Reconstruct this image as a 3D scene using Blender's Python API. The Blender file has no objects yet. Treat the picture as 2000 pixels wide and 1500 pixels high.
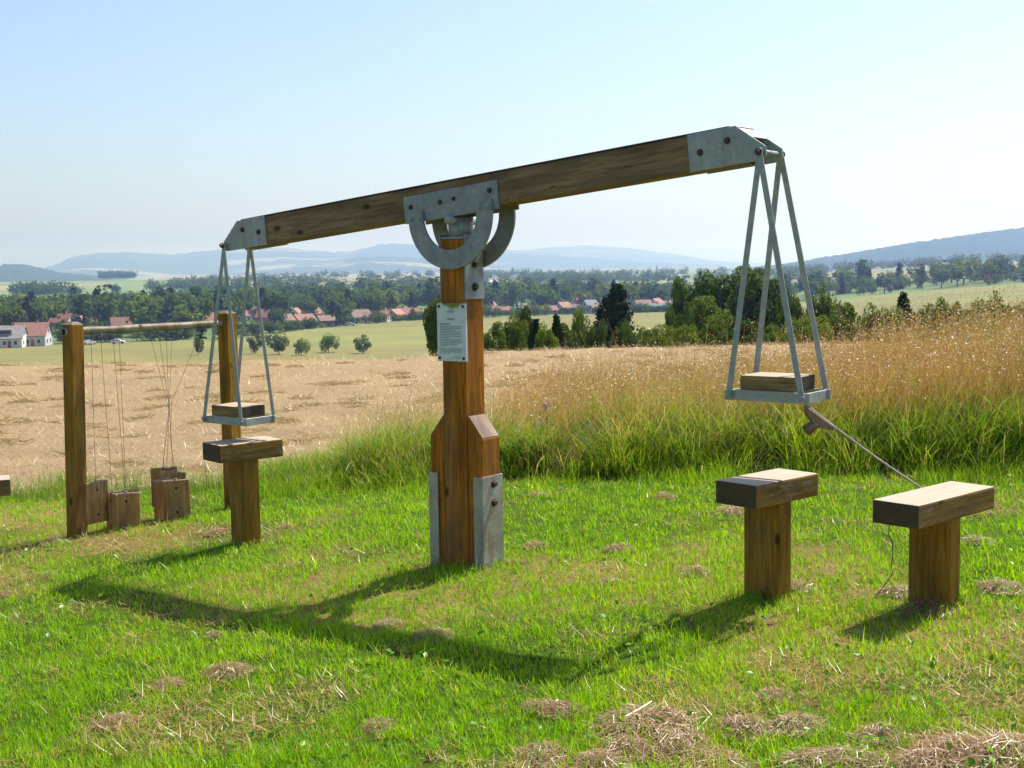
import bpy, bmesh, math, random
import numpy as np
from mathutils import Vector, Matrix
random.seed(7); rng = np.random.default_rng(11)
S = bpy.context.scene
COL = S.collection
# ------------------------------------------------------------------ camera
FPX, HZ, ROLL, CAMZ = 2500.0, 520.0, -0.015, 1.6
pit = math.atan((750 - HZ) / FPX)
CAM = Vector((0, 0, CAMZ))
Fw = Vector((0, math.cos(pit), -math.sin(pit)))
_U = Vector((0, math.sin(pit), math.cos(pit))); _X = Vector((1, 0, 0))
Rt = _X * math.cos(ROLL) + _U * math.sin(ROLL)
Up = _U * math.cos(ROLL) - _X * math.sin(ROLL)
cd = bpy.data.cameras.new('camera'); cam = bpy.data.objects.new('camera', cd); COL.objects.link(cam)
cam.matrix_world = Matrix(((Rt.x, Up.x, -Fw.x, 0), (Rt.y, Up.y, -Fw.y, 0), (Rt.z, Up.z, -Fw.z, CAMZ), (0, 0, 0, 1)))
cd.sensor_width = 36; cd.lens = FPX / 2000 * 36; cd.clip_start = 0.05; cd.clip_end = 60000
S.camera = cam
# ------------------------------------------------------------------ sky, sun, exposure
SUNV = Vector((0.44, 0.45, 1.0)).normalized()
elev = math.asin(SUNV.z); azim = math.atan2(SUNV.x, SUNV.y)
W = bpy.data.worlds.new('World'); S.world = W; W.use_nodes = True
nt = W.node_tree; nt.nodes.clear()
sk = nt.nodes.new('ShaderNodeTexSky'); sk.sky_type = 'NISHITA'; sk.sun_disc = False
sk.sun_elevation = elev; sk.sun_rotation = azim
sk.air_density = 1.0; sk.dust_density = 2.3; sk.ozone_density = 3.5; sk.altitude = 200
bg = nt.nodes.new('ShaderNodeBackground'); bg.inputs['Strength'].default_value = 0.096
wo = nt.nodes.new('ShaderNodeOutputWorld')
nt.links.new(sk.outputs[0], bg.inputs[0]); nt.links.new(bg.outputs[0], wo.inputs[0])
sl = bpy.data.lights.new('sun', 'SUN'); sl.energy = 4.6; sl.angle = math.radians(0.53); sl.color = (1.0, 0.96, 0.90)
so = bpy.data.objects.new('sun', sl); COL.objects.link(so)
so.rotation_euler = (-SUNV).to_track_quat('-Z', 'Y').to_euler()
S.view_settings.view_transform = 'Standard'; S.view_settings.look = 'None'
S.view_settings.gamma = 1; S.view_settings.exposure = 0.95
S.cycles.volume_bounces = 1; S.cycles.max_bounces = 8; S.cycles.transparent_max_bounces = 8

# ------------------------------------------------------------------ helpers
def ray(px, py):
    return Fw + Rt * ((px - 1000) / FPX) + Up * ((750 - py) / FPX)
def P(px, py, y):                       # pixel + distance ahead -> point
    d = ray(px, py); return CAM + d * (y / d.y)
def horizon(px): return HZ + (px - 1000) * math.tan(ROLL)

def nodes(name):
    m = bpy.data.materials.new(name); m.use_nodes = True
    t = m.node_tree; t.nodes.clear(); return m, t
def N(t, typ, **kw):
    n = t.nodes.new(typ)
    for k, v in kw.items():
        if k in n.inputs: n.inputs[k].default_value = v
        else: setattr(n, k, v)
    return n
def L(t, a, b): t.links.new(a, b)
def ramp(t, fac, stops, interp='LINEAR'):
    r = t.nodes.new('ShaderNodeValToRGB'); r.color_ramp.interpolation = interp
    e = r.color_ramp.elements
    while len(e) < len(stops): e.new(0.5)
    for q, (p, c) in zip(e, stops): q.position = p; q.color = (*c, 1)
    L(t, fac, r.inputs[0]); return r
def mix(t, fac, a, b, mode='MIX'):
    m = t.nodes.new('ShaderNodeMix'); m.data_type = 'RGBA'; m.blend_type = mode
    for s, v in ((m.inputs[0], fac), (m.inputs[6], a), (m.inputs[7], b)):
        if hasattr(v, 'is_linked') or isinstance(v, bpy.types.NodeSocket): L(t, v, s)
        else: s.default_value = v if isinstance(v, (int, float)) else (*v, 1)
    return m.outputs[2]
def finish(t, col, rough=0.6, metal=0.0, bump=None, bstr=0.3, bdist=0.01, spec=0.5):
    b = N(t, 'ShaderNodeBsdfPrincipled'); o = N(t, 'ShaderNodeOutputMaterial')
    if isinstance(col, bpy.types.NodeSocket): L(t, col, b.inputs['Base Color'])
    else: b.inputs['Base Color'].default_value = (*col, 1)
    if isinstance(rough, bpy.types.NodeSocket): L(t, rough, b.inputs['Roughness'])
    else: b.inputs['Roughness'].default_value = rough
    b.inputs['Metallic'].default_value = metal; b.inputs['Specular IOR Level'].default_value = spec
    if bump is not None:
        bn = N(t, 'ShaderNodeBump', Strength=bstr, Distance=bdist); L(t, bump, bn.inputs['Height']); L(t, bn.outputs[0], b.inputs['Normal'])
    L(t, b.outputs[0], o.inputs[0]); return b

def wood_mat(name, c0, c1, c2, top=None, flake=0.0):
    """long grain runs along the object's local Z"""
    m, t = nodes(name)
    tc = N(t, 'ShaderNodeTexCoord'); oi = N(t, 'ShaderNodeObjectInfo')
    add = N(t, 'ShaderNodeVectorMath', operation='ADD'); sc = N(t, 'ShaderNodeVectorMath', operation='SCALE')
    L(t, oi.outputs['Random'], sc.inputs[0]); sc.inputs['Scale'].default_value = 13.0
    L(t, tc.outputs['Object'], add.inputs[0]); L(t, sc.outputs[0], add.inputs[1])
    mp = N(t, 'ShaderNodeMapping'); mp.inputs['Scale'].default_value = (1, 1, 0.06); L(t, add.outputs[0], mp.inputs[0])
    g = N(t, 'ShaderNodeTexNoise', Scale=70.0, Detail=6.0, Roughness=0.65); L(t, mp.outputs[0], g.inputs['Vector'])
    mp2 = N(t, 'ShaderNodeMapping'); mp2.inputs['Scale'].default_value = (1, 1, 0.25); L(t, add.outputs[0], mp2.inputs[0])
    p = N(t, 'ShaderNodeTexNoise', Scale=11.0, Detail=4.0, Roughness=0.6); L(t, mp2.outputs[0], p.inputs['Vector'])
    cr = ramp(t, g.outputs[0], [(0.3, c0), (0.55, c1), (0.75, c2)])
    pr = ramp(t, p.outputs[0], [(0.35, (0.35, 0.35, 0.33)), (0.6, (1, 1, 1))])
    col = mix(t, 0.75, cr.outputs[0], pr.outputs[0], 'MULTIPLY')
    wn_ = N(t, 'ShaderNodeTexNoise', Scale=5.0, Detail=6.0, Roughness=0.7); L(t, mp2.outputs[0], wn_.inputs['Vector'])
    wr_ = ramp(t, wn_.outputs[0], [(0.48, (0, 0, 0)), (0.66, (0.6, 0.6, 0.6))])
    col = mix(t, wr_.outputs[0], col, (0.15, 0.115, 0.065))
    # knots
    mp3 = N(t, 'ShaderNodeMapping'); mp3.inputs['Scale'].default_value = (6.0, 6.0, 3.2); L(t, add.outputs[0], mp3.inputs[0])
    v = N(t, 'ShaderNodeTexVoronoi', Scale=1.0); L(t, mp3.outputs[0], v.inputs['Vector'])
    kr = ramp(t, v.outputs['Distance'], [(0.06, (0.12, 0.1, 0.08)), (0.13, (1, 1, 1))])
    col = mix(t, 0.85, col, kr.outputs[0], 'MULTIPLY')
    mp4 = N(t, 'ShaderNodeMapping'); mp4.inputs['Scale'].default_value = (1, 1, 0.035); L(t, add.outputs[0], mp4.inputs[0])
    ck = N(t, 'ShaderNodeTexNoise', Scale=34.0, Detail=2.0, Roughness=0.4); L(t, mp4.outputs[0], ck.inputs['Vector'])
    ckr = ramp(t, ck.outputs[0], [(0.488, (1, 1, 1)), (0.5, (0.16, 0.14, 0.12)), (0.512, (1, 1, 1))])
    gate = ramp(t, p.outputs[0], [(0.5, (0, 0, 0)), (0.56, (0.85, 0.85, 0.85))])
    col = mix(t, gate.outputs[0], col, mix(t, 1.0, col, ckr.outputs[0], 'MULTIPLY'))
    if flake:
        fn = N(t, 'ShaderNodeTexNoise', Scale=38.0, Detail=5.0, Roughness=0.7); L(t, mp2.outputs[0], fn.inputs['Vector'])
        fr = ramp(t, fn.outputs[0], [(0.56, (0, 0, 0)), (0.64, (1, 1, 1))])
        fm = N(t, 'ShaderNodeMath', operation='MULTIPLY'); L(t, fr.outputs[0], fm.inputs[0]); fm.inputs[1].default_value = flake
        col = mix(t, fm.outputs[0], col, (0.42, 0.40, 0.36))
    if top is not None:                 # upward faces paler: silvered wear, plus sunlit brightness put into the colour
        ge = N(t, 'ShaderNodeNewGeometry'); sx = N(t, 'ShaderNodeSeparateXYZ'); L(t, ge.outputs['True Normal'], sx.inputs[0])
        wn = N(t, 'ShaderNodeMath', operation='MULTIPLY_ADD'); L(t, p.outputs[0], wn.inputs[0]); wn.inputs[1].default_value = 0.5; L(t, sx.outputs[2], wn.inputs[2])
        wr = ramp(t, wn.outputs[0], [(0.72, (0, 0, 0)), (0.85, (1, 1, 1))])
        tg = ramp(t, g.outputs[0], [(0.3, tuple(c * 0.72 for c in top)), (0.7, top)])
        col = mix(t, wr.outputs[0], col, tg.outputs[0])
    sn = N(t, 'ShaderNodeSeparateXYZ'); L(t, tc.outputs['Normal'], sn.inputs[0]); sa = N(t, 'ShaderNodeMath', operation='ABSOLUTE'); L(t, sn.outputs[2], sa.inputs[0])
    er = ramp(t, sa.outputs[0], [(0.75, (0, 0, 0)), (0.9, (0.85, 0.85, 0.85))])          # grey-black end grain
    col = mix(t, er.outputs[0], col, (0.05, 0.043, 0.032))
    finish(t, col, 0.7, 0, g.outputs[0], 0.5, 0.003, spec=0.18)
    return m

def metal_mat(name, c0, c1, rust=0.3, scale=9.0):
    m, t = nodes(name)
    tc = N(t, 'ShaderNodeTexCoord')
    n = N(t, 'ShaderNodeTexNoise', Scale=scale, Detail=6.0, Roughness=0.65); L(t, tc.outputs['Object'], n.inputs['Vector'])
    v = N(t, 'ShaderNodeTexVoronoi', Scale=55.0); L(t, tc.outputs['Object'], v.inputs['Vector'])
    cr = ramp(t, n.outputs[0], [(0.3, c0), (0.7, c1)])
    col = mix(t, 0.12, cr.outputs[0], v.outputs['Color'], 'OVERLAY')
    mp = N(t, 'ShaderNodeMapping'); mp.inputs['Scale'].default_value = (1, 1, 0.22); L(t, tc.outputs['Object'], mp.inputs[0])
    n2 = N(t, 'ShaderNodeTexNoise', Scale=16.0, Detail=5.0); L(t, mp.outputs[0], n2.inputs['Vector'])
    rr = ramp(t, n2.outputs[0], [(0.55, (0, 0, 0)), (0.75, (1, 1, 1))])
    rm = N(t, 'ShaderNodeMath', operation='MULTIPLY'); L(t, rr.outputs[0], rm.inputs[0]); rm.inputs[1].default_value = rust
    col = mix(t, rm.outputs[0], col, (0.16, 0.075, 0.035))
    rf = ramp(t, n.outputs[0], [(0.3, (0.42,) * 3), (0.7, (0.62,) * 3)])
    finish(t, col, rf.outputs[0], 0.2, n.outputs[0], 0.15, 0.003)
    return m

def plain_mat(name, c, rough=0.7, metal=0.0, var=0.25, scale=20.0):
    m, t = nodes(name)
    tc = N(t, 'ShaderNodeTexCoord'); n = N(t, 'ShaderNodeTexNoise', Scale=scale, Detail=5.0)
    L(t, tc.outputs['Object'], n.inputs['Vector'])
    cr = ramp(t, n.outputs[0], [(0.3, tuple(x * (1 - var) for x in c)), (0.7, tuple(min(1, x * (1 + var)) for x in c))])
    finish(t, cr.outputs[0], rough, metal, n.outputs[0], 0.2, 0.005); return m

def leaf_mat(name, attr=True, c=None, trans=0.45, var=0.35, gloss=0.12, zone=False):
    """thin leaf: diffuse + translucent + a little sheen; colour from per-leaf attribute or constant with object variation"""
    m, t = nodes(name)
    if attr:
        a = N(t, 'ShaderNodeAttribute', attribute_name='Col'); col = a.outputs['Color']
    else:
        oi = N(t, 'ShaderNodeObjectInfo'); ge = N(t, 'ShaderNodeNewGeometry')
        r1 = ramp(t, ge.outputs['Random Per Island'], [(0.0, tuple(x * (1 - var) for x in c)), (1.0, tuple(x * (1 + var) for x in c))])
        r2 = ramp(t, oi.outputs['Random'], [(0.0, (0.72, 0.8, 0.8)), (0.5, (1, 1, 1)), (1.0, (1.25, 1.12, 0.8))])
        col = mix(t, 1.0, r1.outputs[0], r2.outputs[0], 'MULTIPLY')
    d = N(t, 'ShaderNodeBsdfDiffuse'); tr = N(t, 'ShaderNodeBsdfTranslucent'); gl = N(t, 'ShaderNodeBsdfGlossy', Roughness=0.38)
    gl.inputs['Color'].default_value = (0.9, 0.92, 0.85, 1)
    L(t, col, d.inputs[0]); tc = mix(t, 1.0, col, (1.25, 1.2, 0.6), 'MULTIPLY'); L(t, tc, tr.inputs[0])
    m1 = N(t, 'ShaderNodeMixShader'); m1.inputs[0].default_value = trans; L(t, d.outputs[0], m1.inputs[1]); L(t, tr.outputs[0], m1.inputs[2])
    m2 = N(t, 'ShaderNodeMixShader'); m2.inputs[0].default_value = gloss * 0.5; L(t, m1.outputs[0], m2.inputs[1]); L(t, gl.outputs[0], m2.inputs[2])
    o = N(t, 'ShaderNodeOutputMaterial'); L(t, m2.outputs[0], o.inputs[0]); return m

def tag(o, label=None, cat=None, group=None, kind=None):
    if label: o['label'] = label
    if cat: o['category'] = cat
    if group: o['group'] = group
    if kind: o['kind'] = kind
    return o
def place(o, parent):
    COL.objects.link(o)
    if parent is not None:
        o.parent = parent; o.matrix_parent_inverse = full(parent).inverted()
    return o
def full(o):                            # world matrix before the depsgraph has run
    m = o.matrix_basis.copy()
    if o.parent is not None: m = full(o.parent) @ o.matrix_parent_inverse @ m
    return m
def thing(name, loc, label, cat, group=None, rz=0.0):
    o = bpy.data.objects.new(name, None); o.empty_display_size = 0.1
    o.location = loc; o.rotation_euler = (0, 0, rz); COL.objects.link(o)
    return tag(o, label, cat, group)
def mesh_from(name, v, f):
    me = bpy.data.meshes.new(name); me.from_pydata([tuple(q) for q in v], [], f); me.update(); return me
def obj(name, me, mat, parent=None, M=None, smooth=False):
    o = bpy.data.objects.new(name, me)
    if mat is not None and not me.materials: me.materials.append(mat)
    if M is not None: o.matrix_basis = M
    if smooth:
        for p in me.polygons: p.use_smooth = True
    return place(o, parent)
def frame(o, ex, ey, ez):               # matrix with given axes
    return Matrix(((ex.x, ey.x, ez.x, o.x), (ex.y, ey.y, ez.y, o.y), (ex.z, ey.z, ez.z, o.z), (0, 0, 0, 1)))
def bevel_bm(bm, w, seg=2):
    bmesh.ops.bevel(bm, geom=[e for e in bm.edges if len(e.link_faces) == 2 and e.calc_face_angle(0) > 0.5], offset=w, segments=seg, affect='EDGES', profile=0.6)
def bm_mesh(bm, name):
    bmesh.ops.recalc_face_normals(bm, faces=bm.faces[:])
    me = bpy.data.meshes.new(name); bm.to_mesh(me); bm.free(); return me
def box_mesh(name, sx, sy, sz, bev=0.004, seg=2, rough=0.0, cut=0):
    bm = bmesh.new(); bmesh.ops.create_cube(bm, size=1)
    bmesh.ops.scale(bm, vec=(sx, sy, sz), verts=bm.verts)
    if bev: bevel_bm(bm, bev, seg)
    return bm_mesh(bm, name)
def timber(name, a, b, side, sx, sy, mat, parent, bev=0.006):
    """beam from a to b, local Z along it, local X along 'side'"""
    ez = (b - a).normalized(); ey = ez.cross(side).normalized(); ex = ey.cross(ez)
    return obj(name, box_mesh(name, sx, sy, (b - a).length, bev), mat, parent, frame((a + b) / 2, ex, ey, ez))
def prism(name, pts, th, bev=0.0):
    """polygon in local XZ, thickness along Y"""
    bm = bmesh.new(); h = th / 2
    A = [bm.verts.new((x, -h, z)) for x, z in pts]; B = [bm.verts.new((x, h, z)) for x, z in pts]
    bm.faces.new(A); bm.faces.new(B[::-1]); n = len(pts)
    for i in range(n): bm.faces.new((A[i], B[i], B[(i + 1) % n], A[(i + 1) % n]))
    bmesh.ops.recalc_face_normals(bm, faces=bm.faces[:])
    if bev: bevel_bm(bm, bev, 1)
    return bm_mesh(bm, name)
def cyl_mesh(name, r, h, n=16, r2=None):
    bm = bmesh.new(); bmesh.ops.create_cone(bm, cap_ends=True, segments=n, radius1=r, radius2=r if r2 is None else r2, depth=h)
    return bm_mesh(bm, name)
def tube(name, pts, radii, mat, parent, n=8):
    pts = [Vector(p) for p in pts]; v = []; f = []
    if isinstance(radii, (int, float)): radii = [radii] * len(pts)
    for i, p in enumerate(pts):
        d = (pts[min(i + 1, len(pts) - 1)] - pts[max(i - 1, 0)]).normalized()
        a = d.orthogonal().normalized() if abs(d.z) > 0.95 else d.cross(Vector((0, 0, 1))).normalized(); b = d.cross(a)
        for k in range(n):
            q = 2 * math.pi * k / n; v.append(p + (a * math.cos(q) + b * math.sin(q)) * radii[i])
    for i in range(len(pts) - 1):
        for k in range(n): f.append((i * n + k, i * n + (k + 1) % n, (i + 1) * n + (k + 1) % n, (i + 1) * n + k))
    f.append(tuple(range(n))[::-1]); f.append(tuple(range((len(pts) - 1) * n, len(pts) * n)))
    return obj(name, mesh_from(name, v, f), mat, parent, None, True)
def bolt(parent, p, axis, mat, r=0.013, h=0.014, name='bolt'):
    bm = bmesh.new()
    bmesh.ops.create_cone(bm, cap_ends=True, segments=16, radius1=r * 1.45, radius2=r * 1.4, depth=0.004, matrix=Matrix.Translation((0, 0, 0.002)))
    bmesh.ops.create_cone(bm, cap_ends=True, segments=6, radius1=r, radius2=r * 0.9, depth=h, matrix=Matrix.Translation((0, 0, h / 2 + 0.003)))
    me = bm_mesh(bm, name); ez = axis.normalized(); ex = ez.orthogonal().normalized()
    return obj(name, me, mat, parent, frame(p, ex, ez.cross(ex), ez))
# value noise for placing things
_T = rng.random((256, 256))
def vnoise(x, y):
    x = np.asarray(x, float); y = np.asarray(y, float)
    xi = np.floor(x).astype(int); yi = np.floor(y).astype(int); fx = x - xi; fy = y - yi
    fx = fx * fx * (3 - 2 * fx); fy = fy * fy * (3 - 2 * fy)
    g = lambda a, b: _T[a % 256, b % 256]
    return (g(xi, yi) * (1 - fx) + g(xi + 1, yi) * fx) * (1 - fy) + (g(xi, yi + 1) * (1 - fx) + g(xi + 1, yi + 1) * fx) * fy
def fbm(x, y, o=4):
    s = 0; a = 0.5
    for i in range(o): s = s + a * vnoise(x * 2 ** i + 17 * i, y * 2 ** i + 9 * i); a *= 0.5
    return s / (1 - 0.5 ** o)
def sstep(a, b, x):
    q = np.clip((np.asarray(x, float) - a) / (b - a), 0, 1); return q * q * (3 - 2 * q)

# ------------------------------------------------------------------ terrain height
ZB = np.array([(-80, 0), (9, 0), (12, -0.10), (40, -1.12), (60, -4), (90, -7.5), (150, -12), (250, -17.6), (330, -20.4), (420, -21), (3000, -21), (16000, -21)], float)
def yedge(x):                           # far edge of the mown lawn
    return np.interp(x, [-30, -4.2, -3.2, -1.9, -1.2, 0.0, 1.3, 2.3, 3.2, 30], [11.5, 10.6, 10.5, 10.0, 9.7, 9.4, 8.9, 8.5, 8.0, 4.0])
def T(x, y):
    x = np.asarray(x, float); y = np.asarray(y, float)
    z = sum(np.interp(y * k, ZB[:, 0], ZB[:, 1]) for k in (0.92, 1.0, 1.08)) / 3
    z = z + (0.02 + 0.07 * 6 * np.tanh(x / 6)) * sstep(45, 12, y)
    t = x / np.maximum(y, 30)
    z = z + sstep(0.12, 0.42, t) * np.interp(y, [60, 300, 600, 1200, 2000], [0, 6, 10, 14, 18])
    z = z + 8 * np.exp(-((x + 700) / 620) ** 2 - ((y - 2300) / 550) ** 2)
    near = sstep(60, 42, y)
    d = y - yedge(x)
    z = z + near * sstep(0.0, 0.4, d) * 0.15 * sstep(-2.0, -0.8, x)                    # low earth bank behind the lawn
    z = z + near * sstep(0.8, 3, d) * (fbm(x * 0.8, y * 1.1) - 0.5) * 0.24               # uneven hay
    z = z + near * (fbm(x * 1.3 + 40, y * 1.3) - 0.5) * 0.05
    return z
def Tz(x, y): return float(T(x, y))
def G(px, py):                          # pixel -> point on the ground
    d = ray(px, py); lo, hi = 0.5, 4000.0; t = lo
    while t < hi:
        q = CAM + d * t
        if q.z <= Tz(q.x, q.y): break
        t *= 1.01
    a, b = t / 1.01, t
    for _ in range(30):
        m = (a + b) / 2; q = CAM + d * m
        if q.z <= Tz(q.x, q.y): b = m
        else: a = m
    q = CAM + d * b; return Vector((q.x, q.y, Tz(q.x, q.y)))

# ------------------------------------------------------------------ materials
M_POST = wood_mat('stained_timber', (0.25, 0.088, 0.007), (0.46, 0.162, 0.010), (0.60, 0.23, 0.016))
M_BEAM = wood_mat('weathered_beam_timber', (0.19, 0.118, 0.058), (0.32, 0.205, 0.105), (0.42, 0.285, 0.16))
M_STOOL = wood_mat('stained_stool_timber', (0.19, 0.095, 0.010), (0.38, 0.185, 0.018), (0.50, 0.26, 0.030), top=(0.36, 0.29, 0.21))
M_PLANK = wood_mat('flaking_plank_timber', (0.17, 0.095, 0.022), (0.34, 0.185, 0.040), (0.44, 0.25, 0.06), top=(0.42, 0.33, 0.24), flake=0.32)
M_CUT = wood_mat('bare_cut_timber', (0.22, 0.15, 0.10), (0.30, 0.21, 0.15), (0.36, 0.27, 0.20))
M_BOARD = wood_mat('hanging_board_wood', (0.32, 0.165, 0.055), (0.54, 0.30, 0.105), (0.64, 0.40, 0.17), top=(0.35, 0.27, 0.18))
M_SEAT = wood_mat('swing_seat_wood', (0.20, 0.125, 0.05), (0.33, 0.215, 0.09), (0.42, 0.29, 0.13), top=(0.40, 0.31, 0.20))
M_POLE = wood_mat('barked_pole_wood', (0.34, 0.26, 0.16), (0.52, 0.43, 0.30), (0.64, 0.55, 0.42))
M_GALV = metal_mat('galvanised_steel', (0.25, 0.27, 0.25), (0.42, 0.44, 0.405), 0.3)
M_GALVD = metal_mat('dark_galvanised_steel', (0.19, 0.205, 0.205), (0.34, 0.36, 0.355), 0.3)
M_PALE = metal_mat('pale_zinc_plate', (0.24, 0.225, 0.18), (0.46, 0.43, 0.365), 0.9, 6.0)
M_BOLT = metal_mat('rusty_bolt', (0.05, 0.03, 0.025), (0.12, 0.07, 0.05), 0.6, 40)
M_TAR = plain_mat('dark_felt_strip', (0.035, 0.038, 0.035), 0.8)
M_CORD = plain_mat('grey_cord', (0.40, 0.38, 0.33), 0.8)
M_WIRE = plain_mat('thin_wire', (0.10, 0.095, 0.085), 0.6, 0.3)
M_HOLE = plain_mat('dark_hole', (0.012, 0.01, 0.008), 0.9)
M_INK = plain_mat('sign_ink', (0.22, 0.25, 0.25), 0.7)
M_PINK = plain_mat('thistle_flower', (0.42, 0.20, 0.36), 0.8)

# ------------------------------------------------------------------ terrain sheet
def field_material():
    m, t = nodes('valley_ground')
    a = N(t, 'ShaderNodeAttribute', attribute_name='Col'); ge = N(t, 'ShaderNodeNewGeometry')
    mp = N(t, 'ShaderNodeMapping'); mp.inputs['Scale'].default_value = (1 / 330, 1 / 210, 0); mp.inputs['Rotation'].default_value = (0, 0, 0.35)
    L(t, ge.outputs['Position'], mp.inputs[0])
    v = N(t, 'ShaderNodeTexVoronoi', Scale=1.0, distance='CHEBYCHEV'); L(t, mp.outputs[0], v.inputs['Vector'])
    sep = N(t, 'ShaderNodeSeparateColor'); L(t, v.outputs['Color'], sep.inputs[0])
    pal = ramp(t, sep.outputs[0], [(0.0, (0.11, 0.16, 0.05)), (0.2, (0.22, 0.19, 0.10)), (0.38, (0.09, 0.14, 0.04)), (0.5, (0.19, 0.18, 0.09)), (0.63, (0.14, 0.19, 0.06)), (0.78, (0.25, 0.215, 0.12)), (0.9, (0.10, 0.16, 0.05))], 'CONSTANT')
    col = mix(t, a.outputs['Alpha'], a.outputs['Color'], pal.outputs[0])
    n1 = N(t, 'ShaderNodeTexNoise', Scale=0.035, Detail=8.0, Roughness=0.6); L(t, ge.outputs['Position'], n1.inputs['Vector'])
    r1 = ramp(t, n1.outputs[0], [(0.3, (0.75, 0.78, 0.75)), (0.7, (1.2, 1.15, 1.1))])
    col = mix(t, 0.8, col, r1.outputs[0], 'MULTIPLY')
    n2 = N(t, 'ShaderNodeTexNoise', Scale=22.0, Detail=8.0, Roughness=0.75); L(t, ge.outputs['Position'], n2.inputs['Vector'])
    r2 = ramp(t, n2.outputs[0], [(0.3, (0.55, 0.55, 0.55)), (0.7, (1.35, 1.3, 1.25))])
    col = mix(t, 0.8, col, r2.outputs[0], 'MULTIPLY')
    finish(t, col, 0.95, 0, n2.outputs[0], 0.6, 0.03, spec=0.1); return m
ys = np.concatenate([np.linspace(-30, 3, 12)[:-1], np.arange(3, 13, 0.12), np.geomspace(13, 46, 110)[0:], np.geomspace(46.5, 400, 70), np.geomspace(405, 16000, 130)])
us = np.linspace(-1, 1, 271); us = np.sign(us) * np.abs(us) ** 1.25
YY, UU = np.meshgrid(ys, us, indexing='ij'); XX = UU * (0.62 * np.maximum(YY, 0) + 26)
ZZ = T(XX, YY)
nr, nc = XX.shape
tv = np.stack([XX, YY, ZZ], -1).reshape(-1, 3)
def grid_mesh(name, v, nr, nc):
    i = np.arange(nr * nc).reshape(nr, nc)
    q = np.stack([i[:-1, :-1], i[:-1, 1:], i[1:, 1:], i[1:, :-1]], -1).reshape(-1, 4)
    return np_mesh(name, v, q)
def np_mesh(name, v, q, col=None, smooth=True, tris=None):
    me = bpy.data.meshes.new(name); v = np.asarray(v, np.float32)
    me.vertices.add(len(v)); me.vertices.foreach_set('co', v.ravel())
    parts = [(q, 4)] if q is not None and len(q) else []
    if tris is not None and len(tris): parts.append((tris, 3))
    loops = np.concatenate([p.ravel() for p, _ in parts]).astype(np.int32)
    tot = np.concatenate([np.full(len(p), k) for p, k in parts]).astype(np.int32)
    me.loops.add(len(loops)); me.loops.foreach_set('vertex_index', loops)
    me.polygons.add(len(tot)); me.polygons.foreach_set('loop_start', (np.cumsum(tot) - tot).astype(np.int32))
    me.polygons.foreach_set('loop_total', tot)
    me.polygons.foreach_set('use_smooth', np.full(len(tot), smooth))
    if col is not None:
        a = me.color_attributes.new('Col', 'FLOAT_COLOR', 'POINT')
        c = np.ones((len(v), 4), np.float32); c[:, :col.shape[1]] = col; a.data.foreach_set('color', c.ravel())
    me.update(calc_edges=True); me.validate(); return me
x, y = tv[:, 0], tv[:, 1]
d = y - yedge(x)
def lerp(a, b, w): return a * (1 - w[:, None]) + b * w[:, None]
C = lambda *c: np.array(c)[None, :] * np.ones((len(x), 1))
nz = fbm(x * 0.8, y * 0.8)
colr = lerp(C(0.05, 0.085, 0.006), C(0.20, 0.14, 0.05), sstep(0.5, 0.68, nz))          # lawn soil and thatch
colr = lerp(colr, C(0.035, 0.026, 0.016), sstep(-0.05, 0.1, d) * sstep(-2.2, -1.4, x))     # bare earth of the bank
colr = lerp(colr, C(0.27, 0.195, 0.11), sstep(0.2, 0.7, d) * np.where(x < -1.4, 1, sstep(1.0, 2.2, d)))   # hay
colr = lerp(colr, C(0.15, 0.16, 0.045), sstep(39, 42, y + (x + 6) * -0.2 * (x < -6)))
colr = lerp(colr, C(0.165, 0.155, 0.052), sstep(50, 120, y))
colr = lerp(colr, C(0.175, 0.18, 0.055), sstep(0.45, 0.6, fbm(x * 0.012, y * 0.012)) * sstep(150, 250, y))
vill = sstep(-0.02, 0.02, (y - np.interp(x / np.maximum(y, 1), [-0.42, -0.22, -0.16, -0.06, 0.12, 0.45], [395, 420, 480, 560, 600, 640])) / np.maximum(y, 1))
colr = lerp(colr, C(0.10, 0.15, 0.05), vill)
alpha = sstep(1000, 1060, y) * 1.0
alpha = np.maximum(alpha, sstep(0.21, 0.24, x / np.maximum(y, 1)) * sstep(690, 720, y))
tcol = np.concatenate([colr, alpha[:, None]], 1)
i = np.arange(nr * nc).reshape(nr, nc)
tq = np.stack([i[:-1, :-1], i[:-1, 1:], i[1:, 1:], i[1:, :-1]], -1).reshape(-1, 4)
terrain = obj('terrain', np_mesh('terrain', tv, tq, tcol), field_material()); terrain['kind'] = 'structure'

# ------------------------------------------------------------------ hills
def forest_material(name, c0, c1, meadow=None):
    m, t = nodes(name); ge = N(t, 'ShaderNodeNewGeometry')
    n = N(t, 'ShaderNodeTexNoise', Scale=0.06, Detail=6.0, Roughness=0.7); L(t, ge.outputs['Position'], n.inputs['Vector'])
    n2 = N(t, 'ShaderNodeTexNoise', Scale=0.0022, Detail=4.0); L(t, ge.outputs['Position'], n2.inputs['Vector'])
    r = ramp(t, n.outputs[0], [(0.35, c0), (0.65, c1)]); col = r.outputs[0]
    if meadow:
        mp = N(t, 'ShaderNodeMapping'); mp.inputs['Scale'].default_value = (0.0009, 0.0035, 0.012); L(t, ge.outputs['Position'], mp.inputs[0])
        n3 = N(t, 'ShaderNodeTexNoise', Scale=1.0, Detail=3.0); L(t, mp.outputs[0], n3.inputs['Vector'])
        rm = ramp(t, n3.outputs[0], [(0.58, (0, 0, 0)), (0.61, (1, 1, 1))]); col = mix(t, rm.outputs[0], col, meadow)
    finish(t, col, 1.0, 0, n.outputs[0], 0.8, 3.0, spec=0.0); return m
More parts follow.
